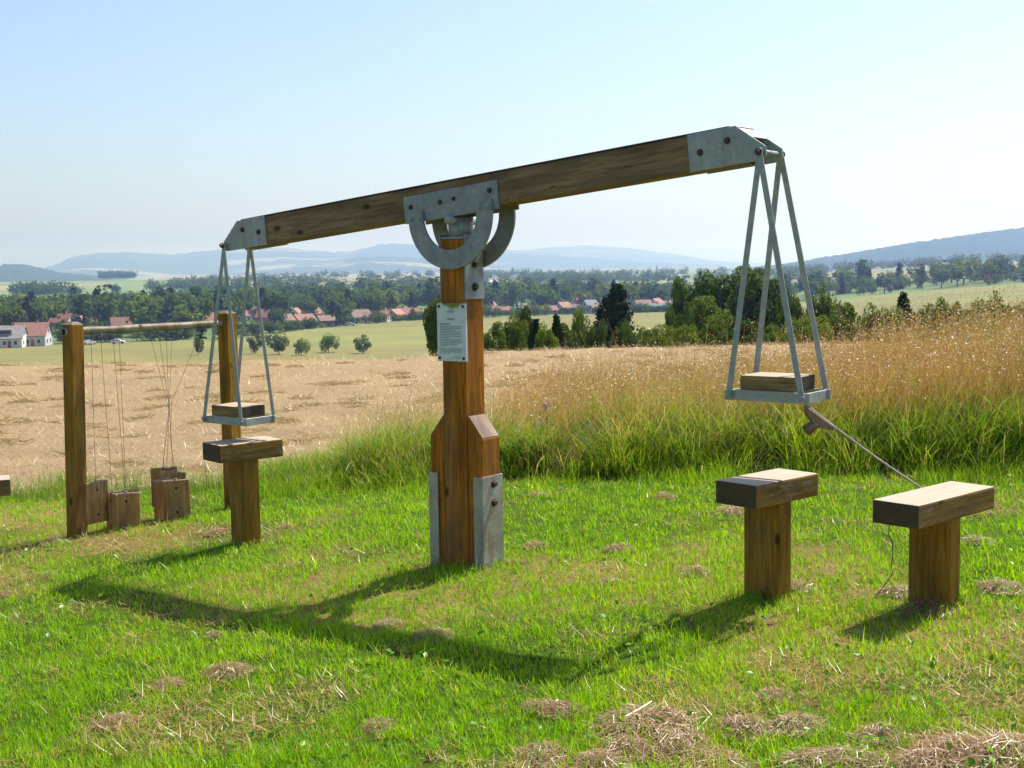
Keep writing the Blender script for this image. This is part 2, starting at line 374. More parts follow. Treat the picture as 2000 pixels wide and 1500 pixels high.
M_FOREST = forest_material('forest_cover', (0.020, 0.036, 0.014), (0.050, 0.075, 0.028))
M_FARHILL = forest_material('far_hill_cover', (0.030, 0.045, 0.020), (0.055, 0.08, 0.035), (0.20, 0.20, 0.10))
def hill(label, crest, dist, depth, mat, cols, rows, rough, foot=-24.0, back=1.0):
    cp = np.array(crest, float)
    pxs = np.linspace(cp[0, 0], cp[-1, 0], cols)
    pys = np.interp(pxs, cp[:, 0], cp[:, 1]); k = np.hanning(max(5, cols // 28) | 1); k /= k.sum(); h = len(k) // 2
    pys = np.convolve(np.pad(pys, h, mode='edge'), k, 'valid')
    us = (pxs - 1000) / FPX; hz = HZ + (pxs - 1000) * math.tan(ROLL)
    ztop = CAMZ + (hz - pys) / FPX * dist
    s = np.linspace(-1, back, rows)
    prof = np.cos(np.clip(s, -1, 1) * math.pi / 2) ** 1.3
    Y = dist + s[:, None] * depth * (1 + 0.15 * np.sin(pxs / 90.0))[None, :]
    X = us[None, :] * Y
    Z = foot + (ztop - foot)[None, :] * prof[:, None]
    Z = Z + rough * (fbm(X / (rough * 3.2), Y / (rough * 3.2), 3) - 0.5) * 2 * np.clip(prof * 3, 0, 1)[:, None]
    Z = Z + (ztop - foot)[None, :] * 0.10 * (fbm(X / (depth * 0.5), Y / (depth * 0.5), 2) - 0.5) * (1 - prof[:, None]) * prof[:, None] * 4
    v = np.stack([X, Y, Z], -1).reshape(-1, 3); n_r, n_c = X.shape
    i = np.arange(n_r * n_c).reshape(n_r, n_c)
    q = np.stack([i[:-1, :-1], i[:-1, 1:], i[1:, 1:], i[1:, :-1]], -1).reshape(-1, 4)
    o = obj('hill', np_mesh('hill', v, q), mat); o['kind'] = 'structure'; o['label'] = label; return o
hill('pale long flat-topped ridge across the valley', [(-500, 540), (60, 527), (110, 521), (165, 498), (250, 494), (340, 499), (400, 492), (470, 486), (560, 486), (640, 493), (670, 495), (720, 486), (750, 477), (800, 478), (850, 482), (1000, 489), (1100, 500), (1250, 512), (1500, 522)], 9500, 2200, M_FARHILL, 260, 26, 14)
hill('palest rounded ridge beyond the others', [(850, 515), (1000, 492), (1080, 484), (1150, 480), (1220, 484), (1300, 495), (1400, 510), (1520, 517), (1700, 520)], 12500, 2500, M_FARHILL, 140, 22, 16)
hill('low wooded ridge in front of the far hills', [(420, 540), (560, 524), (650, 516), (700, 505), (760, 501), (840, 505), (900, 515), (1000, 522), (1150, 528), (1300, 533), (1500, 530)], 6800, 1300, M_FARHILL, 200, 22, 11)
hill('small wooded ridge at the valley mouth', [(-600, 500), (-200, 516), (0, 520), (45, 516), (75, 520), (105, 529), (200, 542), (260, 546)], 4200, 650, M_FOREST, 150, 22, 8)
hill('broad forested hillside rising to the right', [(1240, 540), (1330, 535), (1420, 529), (1500, 522), (1560, 514), (1700, 489), (1850, 467), (2000, 446), (2300, 415), (2900, 390)], 3700, 900, M_FOREST, 420, 90, 8)

# ------------------------------------------------------------------ trees
M_LEAF = leaf_mat('broad_leaves', False, (0.078, 0.118, 0.030), 0.38, gloss=0.0)
M_LEAFL = leaf_mat('light_leaves', False, (0.115, 0.165, 0.030), 0.4, gloss=0.0)
M_NEEDLE = leaf_mat('dark_needles', False, (0.024, 0.042, 0.018), 0.2, gloss=0.0)
M_BARK = plain_mat('tree_bark', (0.09, 0.07, 0.05), 0.9)
def leaf_cloud(cent, nrm, size, aspect=0.6, flat=0.35):
    n = len(cent)
    d = rng.normal(size=(n, 3)); d = d * flat + nrm; d /= np.linalg.norm(d, axis=1)[:, None] + 1e-9
    r = rng.normal(size=(n, 3)); u = np.cross(d, r); u /= np.linalg.norm(u, axis=1)[:, None] + 1e-9; w = np.cross(d, u)
    s = size * rng.uniform(0.6, 1.35, n)
    u = u * s[:, None]; w = w * (s * aspect)[:, None]
    v = np.stack([cent - u, cent - w * 0.9 + d * s[:, None] * 0.12, cent + u, cent + w], 1).reshape(-1, 3)
    return v, np.arange(4 * n).reshape(n, 4)
def crown_mesh(name, kind, nleaf, size, seed):
    """unit-height tree, crown only"""
    g = np.random.default_rng(seed)
    if kind == 'broad':
        nb = 26; c = g.normal(size=(nb, 3)); c /= np.linalg.norm(c, axis=1)[:, None]; c *= g.uniform(0.35, 1.0, (nb, 1))
        c = c * [0.33, 0.33, 0.31] + [0, 0, 0.60]; rad = g.uniform(0.09, 0.17, nb)
    elif kind == 'shrub':
        nb = 22; c = g.normal(size=(nb, 3)); c /= np.linalg.norm(c, axis=1)[:, None]; c *= g.uniform(0.3, 1.0, (nb, 1))
        c = c * [0.48, 0.48, 0.40] + [0, 0, 0.46]; rad = g.uniform(0.1, 0.2, nb)
    elif kind == 'poplar':
        nb = 20; c = g.normal(size=(nb, 3)) * [0.07, 0.07, 0.24] + [0, 0, 0.55]; rad = g.uniform(0.06, 0.11, nb)
    else:
        nb = 0
    if nb:
        k = g.integers(0, nb, nleaf); dr = g.normal(size=(nleaf, 3)); dr /= np.linalg.norm(dr, axis=1)[:, None]
        p = c[k] + dr * (rad[k] * g.uniform(0.55, 1.12, nleaf) ** 0.6)[:, None]
        m = p[:, 2] > 0.06; p = p[m]; dr = dr[m]; p[:, 2] = np.minimum(p[:, 2], 1.0)
        v, q = leaf_cloud(p, dr * 0.8 + [0, 0, 0.25], size, 0.62, 0.5)
    else:                                # conifers: whorls of drooping boughs
        P_, D_ = [], []
        bushy = kind == 'juniper'
        nwh = 15 if not bushy else 20
        for wv in range(nwh):
            h = 0.06 + 0.92 * wv / nwh
            rmax = (0.24 * (1 - h) ** 0.85 + 0.015) if not bushy else 0.36 * (1 - h) ** 0.6 * (0.75 + 0.25 * math.sin(3 * h + seed)) + 0.02
            nbg = 9 if not bushy else 11
            for b in range(nbg):
                a = g.uniform(0, 6.283); rr = rmax * g.uniform(0.7, 1.15); m = max(3, int(nleaf / (nwh * nbg) * (0.35 + 1.3 * (1 - h))))
                s = g.uniform(0.15, 1, m) ** 0.7
                up = 0.28 if bushy else -0.22
                q = np.stack([np.cos(a) * rr * s, np.sin(a) * rr * s, h + up * rr * s * s + g.normal(0, 0.008, m)], 1) + g.normal(0, 0.014, (m, 3))
                P_.append(q); D_.append(np.tile([np.cos(a) * 0.4, np.sin(a) * 0.4, 0.8], (m, 1)))
        v, q = leaf_cloud(np.concatenate(P_), np.concatenate(D_), size, 0.45, 0.55)
    v = v.copy(); v[:, 2] /= np.percentile(v[:, 2], 98.5)
    return np_mesh(name, v, q, None, False)
def trunk_mesh(name, kind, seed):
    g = random.Random(seed); v = []; f = []
    def limb(a, b, r0, r1, n=6):
        a, b = Vector(a), Vector(b); d = (b - a).normalized(); u = d.orthogonal().normalized(); w = d.cross(u); o = len(v)
        for p, r in ((a, r0), ((a + b) / 2 + u * r0 * 0.4, (r0 + r1) / 2), (b, r1)):
            for k in range(n): v.append(p + (u * math.cos(6.283 * k / n) + w * math.sin(6.283 * k / n)) * r)
        for i in range(2):
            for k in range(n): f.append((o + i * n + k, o + i * n + (k + 1) % n, o + (i + 1) * n + (k + 1) % n, o + (i + 1) * n + k))
    if kind in ('broad', 'shrub'):
        top = 0.42 if kind == 'broad' else 0.2
        limb((0, 0, -0.04), (0, 0, top), 0.026, 0.018)
        for k in range(6):
            a = k * 1.05 + g.random(); limb((0, 0, top - 0.02), (math.cos(a) * 0.2, math.sin(a) * 0.2, top + g.uniform(0.18, 0.36)), 0.013, 0.004)
    else:
        limb((0, 0, -0.04), (0, 0, 0.95), 0.018, 0.003)
    return mesh_from(name, v, f)
PROTO = {}
def proto(kind, lod, k):
    key = (kind, lod, k)
    if key not in PROTO:
        nl, sz = {'near': (7500, 0.0245), 'mid': (1700, 0.036), 'far': (460, 0.062)}[lod]
        if kind in ('spruce', 'juniper'): sz *= 1.15
        if kind == 'poplar': sz *= 0.7
        PROTO[key] = (crown_mesh('crown', kind, nl, sz, 31 * k + len(kind)), trunk_mesh('trunk', kind, k))
    return PROTO[key]
def tree(kind, lod, k, base, h, wscale, label, group, name=None, mat=None):
    cm, tm = proto(kind, lod, k)
    nm = name or {'broad': 'broadleaf_tree', 'shrub': 'shrub', 'poplar': 'poplar_tree', 'spruce': 'spruce_tree', 'juniper': 'conifer_tree'}[kind]
    t = thing(nm, base, label, 'shrub' if kind == 'shrub' else 'tree', group, rng.uniform(0, 6.28))
    t.scale = (h * wscale, h * wscale, h)
    mat = mat or (M_NEEDLE if kind in ('spruce', 'juniper') else M_LEAF)
    for nme, me, mm in (('crown', cm, mat), ('trunk', tm, M_BARK)):
        o = bpy.data.objects.new(nme, me)
        if not me.materials: me.materials.append(mm)
        if me.materials[0] != mm:
            o.material_slots[0].link = 'OBJECT'; COL.objects.link(o); o.material_slots[0].material = mm
        else: COL.objects.link(o)
        o.parent = t
    return t
def tree_px(kind, lod, k, px, ptop, y, label, group=None, wpx=None, mat=None, name=None, pbase=None):
    """stands on the ground at distance y; height follows from where its top shows"""
    top = P(px, ptop, y); b = Vector((top.x, y, Tz(top.x, y) - 0.02)); h = top.z - b.z
    base_w = {'broad': 0.82, 'shrub': 1.15, 'poplar': 0.32, 'spruce': 0.5, 'juniper': 0.72}[kind]
    ws = (wpx * y / FPX) / (h * base_w) if wpx else 1.0
    return tree(kind, lod, k, b, h, ws, label, group, name, mat)
# trees beyond the brow of the hay field
NT = [('juniper', 1205, 563, 74, 112, None, 'tall dark bushy conifer with twin pointed tops beyond the hay field'),
      ('juniper', 1182, 590, 75, 80, None, 'lower dark conifer leaning against the taller bushy conifer'),
      ('broad', 1455, 533, 78, 150, M_LEAF, 'large dark tree seen through the bars of the raised swing seat'),
      ('broad', 1385, 546, 80, 110, M_LEAF, 'dark tree with uneven top beside the large dark tree'),
      ('broad', 1375, 586, 56, 110, M_LEAFL, 'round light green bush in front of the dark trees'),
      ('shrub', 1322, 606, 54, 70, M_LEAF, 'small dark green bush left of the round light bush'),
      ('shrub', 1278, 640, 50, 80, M_LEAFL, 'bright green low shrub between conifer and round bush'),
      ('shrub', 1000, 624, 52, 70, M_LEAFL, 'bright green bushy shrub right of the wooden post'),
      ('shrub', 962, 634, 50, 55, M_LEAFL, 'light green shrub just beside the wooden post'),
      ('broad', 1030, 609, 54, 56, M_LEAF, 'pale olive shrub rising behind the bright green shrub'),
      ('spruce', 1048, 627, 50, 44, None, 'narrow dark spruce next to the bright green shrub'),
      ('spruce', 1087, 619, 50, 52, None, 'small pointed spruce with layered boughs'),
      ('shrub', 1135, 612, 54, 66, M_LEAFL, 'feathery light green shrub beside the dark conifer'),
      ('broad', 850, 584, 52, 62, M_LEAF, 'dark tree half hidden behind the information sign'),
      ('shrub', 1545, 585, 52, 90, M_LEAF, 'green bush between the right bars of the swing seat'),
      ('shrub', 1600, 574, 55, 90, M_LEAF, 'tall mixed green bush right of the swing bars'),
      ('shrub', 1668, 598, 52, 110, M_LEAFL, 'wide pale green bush above the dry grass'),
      ('spruce', 1765, 577, 50, 72, None, 'dark spruce top standing above the dry grass'),
      ('shrub', 1850, 592, 54, 80, M_LEAFL, 'green bush right of the dark spruce top'),
      ('shrub', 1950, 590, 56, 100, M_LEAF, 'dull green bush behind the tallest dry grass'),
      ('shrub', 1500, 640, 47, 80, M_LEAFL, 'low bright shrub beneath the swing bars'),
      ('shrub', 1720, 606, 50, 100, M_LEAF, 'dark green bush left of the dark spruce top'),
      ('shrub', 1800, 604, 56, 90, M_LEAF, 'small olive bush just right of the dark spruce top'),
      ('shrub', 1905, 600, 52, 110, M_LEAFL, 'spreading light bush between two dull green ones'),
      ('shrub', 1440, 632, 50, 90, M_LEAF, 'low dark bush at the foot of the large dark tree'),
      ('shrub', 1225, 636, 54, 70, M_LEAF, 'low dark bush at the foot of the bushy conifer'),
      ('shrub', 1575, 622, 48, 110, M_LEAFL, 'loose light shrub before the tall mixed bush'),
      ('shrub', 1065, 640, 49, 60, M_LEAFL, 'light shrub filling the gap between the two small spruces'),
      ('shrub', 1110, 636, 50, 70, M_LEAF, 'dull green shrub right of the pointed spruce'),
      ('shrub', 1165, 630, 52, 70, M_LEAF, 'dark low shrub left of the bushy conifer foot'),
      ('shrub', 1330, 640, 49, 80, M_LEAFL, 'yellowish low shrub below the round light bush'),
      ('shrub', 1395, 630, 49, 100, M_LEAF, 'wide dark shrub below the two dark trees'),
      ('broad', 1500, 556, 76, 110, M_LEAF, 'dark tree top right of the large dark tree'),
      ('broad', 1345, 560, 82, 90, M_LEAF, 'dark tree top left of the uneven dark tree'),
      ('shrub', 1640, 622, 49, 100, M_LEAF, 'dark bush below the wide pale green bush'),
      ('shrub', 1745, 612, 49, 110, M_LEAFL, 'pale bush at the foot of the dark spruce top'),
      ('shrub', 1825, 606, 50, 110, M_LEAF, 'dense olive bush behind the rising dry grass'),
      ('shrub', 1880, 602, 49, 110, M_LEAF, 'dark bush joining the hedge behind the dry grass'),
      ('shrub', 1990, 596, 50, 120, M_LEAFL, 'light bush at the end of the hedge behind dry grass'),
      ('shrub', 2060, 594, 52, 120, M_LEAF, 'dark bush past the end of the light hedge bush')]
for k, (kind, px, pt, yy, w, mt, lab) in enumerate(NT):
    tree_px(kind, 'near', k % 4, px, pt, yy, lab, None, w, mt)
# bushes in the meadow below
for k, (px, pt, yy, w, kd, mt, lab) in enumerate([
    (497, 650, 335, 34, 'shrub', M_LEAF, 'grey green meadow bush right behind the lowered swing bar'),
    (543, 651, 335, 58, 'shrub', M_LEAF, 'large loose meadow bush beside the lowered swing bar'),
    (588, 663, 335, 40, 'shrub', M_LEAFL, 'low rounded meadow bush between two taller ones'),
    (640, 655, 335, 54, 'shrub', M_LEAFL, 'light green meadow tree with flat lopsided crown'),
    (708, 655, 335, 46, 'shrub', M_LEAF, 'dark green rounded meadow tree standing alone'),
    (385, 652, 345, 26, 'shrub', M_LEAF, 'small dark meadow bush under the end of the pole')]):
    tree_px(kd, 'mid', k % 4, px, pt, yy - (k % 3) * 7, lab, 'bushes in the meadow below the field', w, mt)

# ------------------------------------------------------------------ village houses
def tile_mat(name, c):
    m, t = nodes(name); tc = N(t, 'ShaderNodeTexCoord'); oi = N(t, 'ShaderNodeObjectInfo')
    n = N(t, 'ShaderNodeTexNoise', Scale=1.4, Detail=5.0); L(t, tc.outputs['Object'], n.inputs['Vector'])
    w = N(t, 'ShaderNodeTexWave', Scale=1.6, Distortion=0.3, bands_direction='Z'); L(t, tc.outputs['Object'], w.inputs['Vector'])
    r = ramp(t, n.outputs[0], [(0.3, tuple(q * 0.72 for q in c)), (0.7, tuple(q * 1.15 for q in c))])
    r2 = ramp(t, oi.outputs['Random'], [(0, (0.75, 0.8, 0.85)), (1, (1.1, 1.05, 1.0))])
    col = mix(t, 1.0, r.outputs[0], r2.outputs[0], 'MULTIPLY')
    finish(t, col, 0.8, 0, w.outputs[0], 0.5, 0.05); return m
M_ROOF = {'orange': tile_mat('orange_roof_tiles', (0.29, 0.125, 0.08)), 'brown': tile_mat('brown_roof_tiles', (0.20, 0.105, 0.075)), 'grey': tile_mat('grey_roof_tiles', (0.20, 0.20, 0.205)), 'red': tile_mat('red_roof_tiles', (0.24, 0.095, 0.065))}
M_WALL = [plain_mat('white_render', (0.66, 0.64, 0.60), 0.9, 0, 0.06, 0.8), plain_mat('cream_render', (0.56, 0.49, 0.38), 0.9, 0, 0.08, 0.8), plain_mat('brick_wall', (0.36, 0.20, 0.14), 0.9, 0, 0.15, 1.2), plain_mat('grey_render', (0.46, 0.47, 0.48), 0.9, 0, 0.08, 0.8)]
M_GLASS = plain_mat('dark_window_glass', (0.03, 0.035, 0.045), 0.15)
M_FRAME = plain_mat('white_window_frame', (0.7, 0.7, 0.68), 0.6)
M_CHIM = plain_mat('chimney_brick', (0.26, 0.13, 0.09), 0.9)
def house(base, yaw, w, dp, hw, hr, roof, wall, label, group=None, dormer=False, name='house'):
    t = thing(name, base, label, 'house', group, yaw)
    def put(nm, me, mat, parent=t, loc=(0, 0, 0)):
        o = bpy.data.objects.new(nm, me); me.materials.append(mat); o.location = loc; COL.objects.link(o); o.parent = parent; return o
    a, b = w / 2, dp / 2
    v = [(-a, -b, -1), (a, -b, -1), (a, b, -1), (-a, b, -1), (-a, -b, hw), (a, -b, hw), (a, b, hw), (-a, b, hw), (-a, 0, hw + hr - 0.15), (a, 0, hw + hr - 0.15)]
    put('wall', mesh_from('wall', v, [(0, 1, 5, 4), (1, 2, 6, 9, 5), (2, 3, 7, 6), (3, 0, 4, 8, 7)]), wall)
    e, o_ = 0.45, 0.5; sl = hr / b; z0 = hw - o_ * sl
    v = []
    for xx in (-a - e, a + e):
        v += [(xx, -b - o_, z0), (xx, 0, hw + hr), (xx, b + o_, z0), (xx, -b - o_, z0 + 0.22), (xx, 0, hw + hr + 0.25), (xx, b + o_, z0 + 0.22)]
    rf = put('roof', mesh_from('roof', v, [(0, 1, 7, 6), (1, 2, 8, 7), (3, 9, 10, 4), (4, 10, 11, 5), (0, 6, 9, 3), (2, 5, 11, 8), (0, 3, 4, 1), (1, 4, 5, 2), (6, 7, 10, 9), (7, 8, 11, 10)]), roof)
    cx = a * 0.35
    put('chimney', box_mesh('chimney', 0.7, 0.7, 1.8, 0), M_CHIM, rf, (cx, 0.5, hw + hr + 0.1))
    wm = box_mesh('window', 1.1, 0.06, 1.3, 0); gm = box_mesh('pane', 0.9, 0.06, 1.1, 0)
    wm.materials.append(M_FRAME); gm.materials.append(M_GLASS)
    def win(loc, rz):
        f = bpy.data.objects.new('window', wm); f.location = loc; f.rotation_euler = (0, 0, rz); COL.objects.link(f); f.parent = t
        g = bpy.data.objects.new('pane', gm); g.location = (0, -0.03, 0); COL.objects.link(g); g.parent = f
    for r_ in range(max(1, int(hw // 2.7))):
        for fx in (-0.32, 0.0, 0.32): win((fx * w, -b - 0.03, 1.5 + 2.7 * r_), 0)
        for s_ in (-1, 1):
            for fy in (-0.22, 0.22): win((s_ * (a + 0.03), fy * dp, 1.5 + 2.7 * r_), s_ * math.pi / 2)
    for s_ in (-1, 1): win((s_ * (a + 0.03), 0, hw + hr * 0.35), s_ * math.pi / 2)
    put('door', box_mesh('door', 1.0, 0.08, 2.1, 0), M_CHIM, t, (w * 0.14, -b - 0.05, 1.05))
    if dormer:
        dm = put('dormer', box_mesh('dormer', w * 0.5, 2.2, 1.6, 0), M_ROOF['grey'], rf, (-w * 0.05, -b * 0.55, hw + hr * 0.5))
        put('pane', box_mesh('pane', w * 0.42, 0.1, 0.8, 0), M_GLASS, dm, (0, -1.1, 0))
    return t
HOUSES = []
def house_px(px, proof, y, yaw, w, dp, hw, hr, roof, wall, label, group=None, dormer=False, name='house'):
    r = P(px, proof, y); z = Tz(r.x, y)
    hh = hw + hr; f = 1.0
    HOUSES.append((px, proof, y, w * FPX / y))
    return house(Vector((r.x, y, z)), yaw, w, dp, hw, hr, M_ROOF[roof], M_WALL[wall], label, group, dormer, name)
house_px(14, 636, 392, 0.15, 10, 9, 3.0, 3.4, 'grey', 0, 'white house with grey roof and wide dormer at the village edge', None, True)
house_px(60, 632, 400, 0.1, 10.5, 9, 3.4, 3.6, 'orange', 3, 'pale grey house with bright orange roof at the village edge')
GR = 'village houses among the trees'
vh = [(84, 612, 'orange', 0, 1.2), (40, 616, 'red', 2, 0.3), (120, 613, 'orange', 0, 0.1), (165, 614, 'orange', 0, 0.15), (236, 620, 'red', 2, 0.2), (396, 611, 'orange', 1, 0.3), (486, 601, 'orange', 1, 0.4), (526, 604, 'red', 2, 0.2),
      (556, 614, 'brown', 0, 0.0), (577, 602, 'orange', 0, 1.3), (592, 614, 'red', 2, 0.9), (642, 619, 'brown', 2, 0.1), (745, 607, 'orange', 1, 0.1), (772, 604, 'orange', 1, 0.1), (798, 602, 'red', 0, 0.1), (824, 609, 'orange', 1, 0.1),
      (959, 588, 'orange', 0, 0.8), (979, 602, 'orange', 1, 0.2), (1023, 600, 'brown', 2, 0.2), (1066, 603, 'red', 2, 0.1), (1128, 597, 'brown', 1, 0.1), (1162, 600, 'brown', 1, 0.4), (1134, 582, 'red', 0, 0.9), (1172, 577, 'orange', 0, 0.2), (1152, 586, 'grey', 0, 0.5),
      (1255, 586, 'brown', 0, 0.4), (1282, 583, 'orange', 0, 0.6), (1277, 594, 'grey', 0, 0.2), (1309, 588, 'brown', 1, 0.1), (1100, 590, 'orange', 0, 0.7), (1208, 590, 'red', 0, 0.4), (700, 605, 'brown', 1, 0.3), (440, 607, 'brown', 0, 0.6), (610, 598, 'red', 1, 0.1)]
RL = {'orange': 'village house with orange tiled roof', 'brown': 'village house with brown tiled roof', 'grey': 'village house with grey roof', 'red': 'village house with dark red roof'}
vedge = lambda px: np.interp((px - 1000) / FPX, [-0.42, -0.22, -0.16, -0.06, 0.12, 0.2, 0.45], [395, 425, 485, 565, 605, 560, 600])
HPLACE = [' behind the two edge houses', ' near the parked cars', ' beside the long barn', ' in the row facing the meadow', ' beyond the two small spruces', ' next to the dark bushy conifer', ' beyond the round light bush']
for k, (px, pr, rc, wl, yaw) in enumerate(vh):
    hh = 6.6 + (k % 3) * 0.5; hz_ = horizon(px)
    y = (CAMZ + 21 - 6.0) * FPX / max(12, pr - hz_); y = min(max(y, float(vedge(px)) + 10 + 6 * (k % 3)), 1150); hh = min(8.0, max(3.8, CAMZ + 21 - (pr - hz_) / FPX * y))
    sc_h = 0.72; yaw = yaw + [0.0, 0.5, -0.35, 1.1, 0.2][k % 5]
    house_px(px, pr, y, yaw, (9.5 + (k % 4) * 1.4) * sc_h, 8.5 * sc_h, hh * 0.5, hh * 0.5, rc, wl, RL[rc] + HPLACE[int(np.searchsorted([300, 520, 700, 900, 1090, 1220], px))], 'village houses with %s roofs' % rc)
for px, pr in [(1606, 545), (1622, 541), (1640, 543), (1768, 537), (1767, 531), (1826, 529), (1690, 534), (1585, 546)]:      # hamlet below the forested hill
    y = 1750 + (px % 7) * 40; r = P(px, pr, y)
    house(Vector((r.x, y, Tz(r.x, y))), 0.3 + px % 3 * 0.4, 12, 9, 4.5, 4, M_ROOF['red' if px % 2 else 'grey'], M_WALL[0], 'white hamlet house below the forested hillside', 'houses of the far hamlet')
for px, y, w, lab in [(986, 1500, 34, 'long low white shed standing far out in the valley'), (868, 1350, 30, 'white flat shed beyond the village trees')]:
    r = P(px, 550, y); house(Vector((r.x, y, Tz(r.x, y))), 0.05, w, 12, 4.5, 1.2, M_WALL[0], M_WALL[0], lab, None, False, 'shed')
# ------------------------------------------------------------------ village trees
def hits_house(px, ptop, pbase, w, y):
    for hp, hr_, hy, hw in HOUSES:
        if y < hy + 4 and abs(px - hp) < (w + hw) * 0.42 and ptop < hr_ + 6: return True
    return False
bands = [(-60, 440, 402, 640, 120), (430, 860, 480, 900, 140), (930, 1345, 570, 900, 110), (1440, 2060, 640, 780, 90)]
for k in range(95):                     # garden fringe in front of the houses
    px = rng.uniform(90, 860) if k < 60 else rng.uniform(945, 1345); y = float(vedge(px)) + rng.uniform(0, 8); g = P(px, 600, y); h = rng.uniform(2.6, 5.2)
    if abs(px - 642) < 22: h = 1.6
    tree('shrub', 'far', int(rng.integers(0, 4)), Vector((g.x, y, Tz(g.x, y))), h, rng.uniform(1.1, 1.8), 'low bush in the garden fringe along the meadow' if px < 900 else 'low bush in the fringe before the brown roofs', 'bushes of the garden fringe', None, M_LEAFL if k % 4 == 0 else None)
BN = ['in the gardens round the edge houses', 'between the barn and the meadow edge', 'along the brown roofed house row', 'in the tree line below the far hamlet']
VL = {'broad': 'leafy round village tree', 'poplar': 'slender upright poplar', 'spruce': 'pointed dark conifer', 'shrub': 'low garden bush'}
cnt = 0
for (p0, p1, y0, y1, n) in bands:
    made = 0; tries = 0; bn = BN[bands.index((p0, p1, y0, y1, n))]
    while made < n and tries < n * 12:
        tries += 1
        px = rng.uniform(p0, p1); y = y0 * (y1 / y0) ** rng.uniform(0, 1); 
        yv = np.interp((px - 1000) / FPX, [-0.42, -0.22, -0.16, -0.06, 0.12, 0.2, 0.45], [400, 425, 485, 565, 605, 560, 600])
        if y < yv: continue
        kind = rng.choice(['broad', 'shrub', 'spruce', 'poplar'], p=[0.60, 0.24, 0.12, 0.04]); h = {'broad': rng.uniform(8, 14), 'shrub': rng.uniform(3.0, 5.5), 'spruce': rng.uniform(9, 15), 'poplar': rng.uniform(12, 18)}[kind]
        g = P(px, 560, y); z = Tz(g.x, y); pb = horizon(px) + (CAMZ - z) / y * FPX; ptop = pb - h / y * FPX
        if hits_house(px, ptop, pb, h * 0.8 * FPX / y, y) and rng.random() < 0.62: continue
        lt = bool(kind in ('broad', 'shrub') and rng.random() < 0.35)
        tree(kind, 'far', int(rng.integers(0, 4)), Vector((g.x, y, z)), h, rng.uniform(1.0, 1.5), ('pale ' if lt else '') + ('tall ' if h > 11.5 else '') + VL[kind] + ' ' + bn, {'broad': 'leafy trees of the village', 'poplar': 'poplars of the village', 'spruce': 'conifers of the village', 'shrub': 'garden bushes of the village'}[kind], None, M_LEAFL if lt else None)
        made += 1
for px in [675, 742, 790, 818, 830, 885, 914, 942, 963, 973, 1008, 1022, 1050, 1075]:      # avenue in the fields
    q = px / 4.0; y = 960; r = P(q + 1.5, 580, y)
    tree('broad', 'far', px % 4, Vector((r.x, y, Tz(r.x, y))), 6.5, 0.9, 'small round tree in the row along the field road', 'row of trees along the field road')
tree_px('broad', 'far', 1, 226, 556, 1150, 'large round tree standing alone in the far fields', None, 24)
tree_px('broad', 'mid', 1, 825, 566, 800, 'tall pale tree at the far edge of the village', None, 34)
tree_px('broad', 'mid', 2, 358, 582, 640, 'tall rounded tree above the village garden trees', None, 44)
tree_px('broad', 'mid', 0, 1706, 552, 720, 'tall light green tree beyond the dry grass', None, 34, M_LEAFL)
tree_px('broad', 'mid', 2, 1108, 543, 1500, 'broad dark tree out in the valley fields', None, 28)
# woods that read as one mass
def wood(label, spans, hgt, n):
    V, Q = [], []; o = 0; c, _ = proto('broad', 'far', 0); cv = np.zeros(len(c.vertices) * 3); c.vertices.foreach_get('co', cv); cv = cv.reshape(-1, 3)
    c2, _ = proto('broad', 'far', 2); cw = np.zeros(len(c2.vertices) * 3); c2.vertices.foreach_get('co', cw); cw = cw.reshape(-1, 3)
    for (pa, pb, ya, yb) in spans:
        for k in range(n):
            px = rng.uniform(pa, pb); y = rng.uniform(ya, yb); g = P(px, 540, y); h = hgt * rng.uniform(0.75, 1.2)
            src = (cv if k % 2 else cw)[:4 * 150] * [h * 1.1, h * 1.1, h]; a = rng.uniform(0, 6.28)
            s = np.stack([src[:, 0] * math.cos(a) - src[:, 1] * math.sin(a), src[:, 0] * math.sin(a) + src[:, 1] * math.cos(a), src[:, 2]], 1) * [1.25, 1.25, 1]
            V.append(s + [g.x, y, Tz(g.x, y)]); Q.append(np.arange(len(s)).reshape(-1, 4) + o); o += len(s)
    ob = obj('wood', np_mesh('wood', np.concatenate(V), np.concatenate(Q), None, False), M_LEAF); tag(ob, label, 'wood', None, 'stuff'); return ob
wood('small dark wood on top of the field hill', [(196, 262, 2250, 2330)], 15, 60)
wood('bushy copse across the left fields', [(20, 75, 1120, 1180), (70, 150, 1100, 1160)], 13, 24)
wood('bluish belt of woods beyond the village', [(360, 480, 1450, 1800), (470, 640, 1500, 2000), (620, 860, 1900, 2300), (930, 1150, 2100, 2500), (1150, 1420, 2000, 2600), (285, 420, 1250, 1400), (930, 1200, 1250, 1330), (1180, 1440, 1300, 1420), (940, 1120, 1650, 1750), (1060, 1300, 1550, 1700), (400, 620, 1150, 1250), (640, 850, 1150, 1300)], 14, 27)
wood('dark tree belt below the forested hillside', [(1480, 1640, 1500, 1650), (1600, 1800, 1450, 1600), (1780, 2050, 1380, 1480)], 13, 40)
wood('dense mass of treetops filling the back of the village', [(300, 560, 650, 980), (520, 880, 640, 1000), (930, 1150, 680, 950), (1150, 1420, 700, 980)], 10.5, 26)
wood('continuous hedgerow of trees across the rising right field', [(1460, 1760, 690, 720), (1740, 2080, 680, 710)], 7.5, 60)
wood('valley trees in front of the forested hill', [(1400, 1600, 900, 1200)], 12, 35)
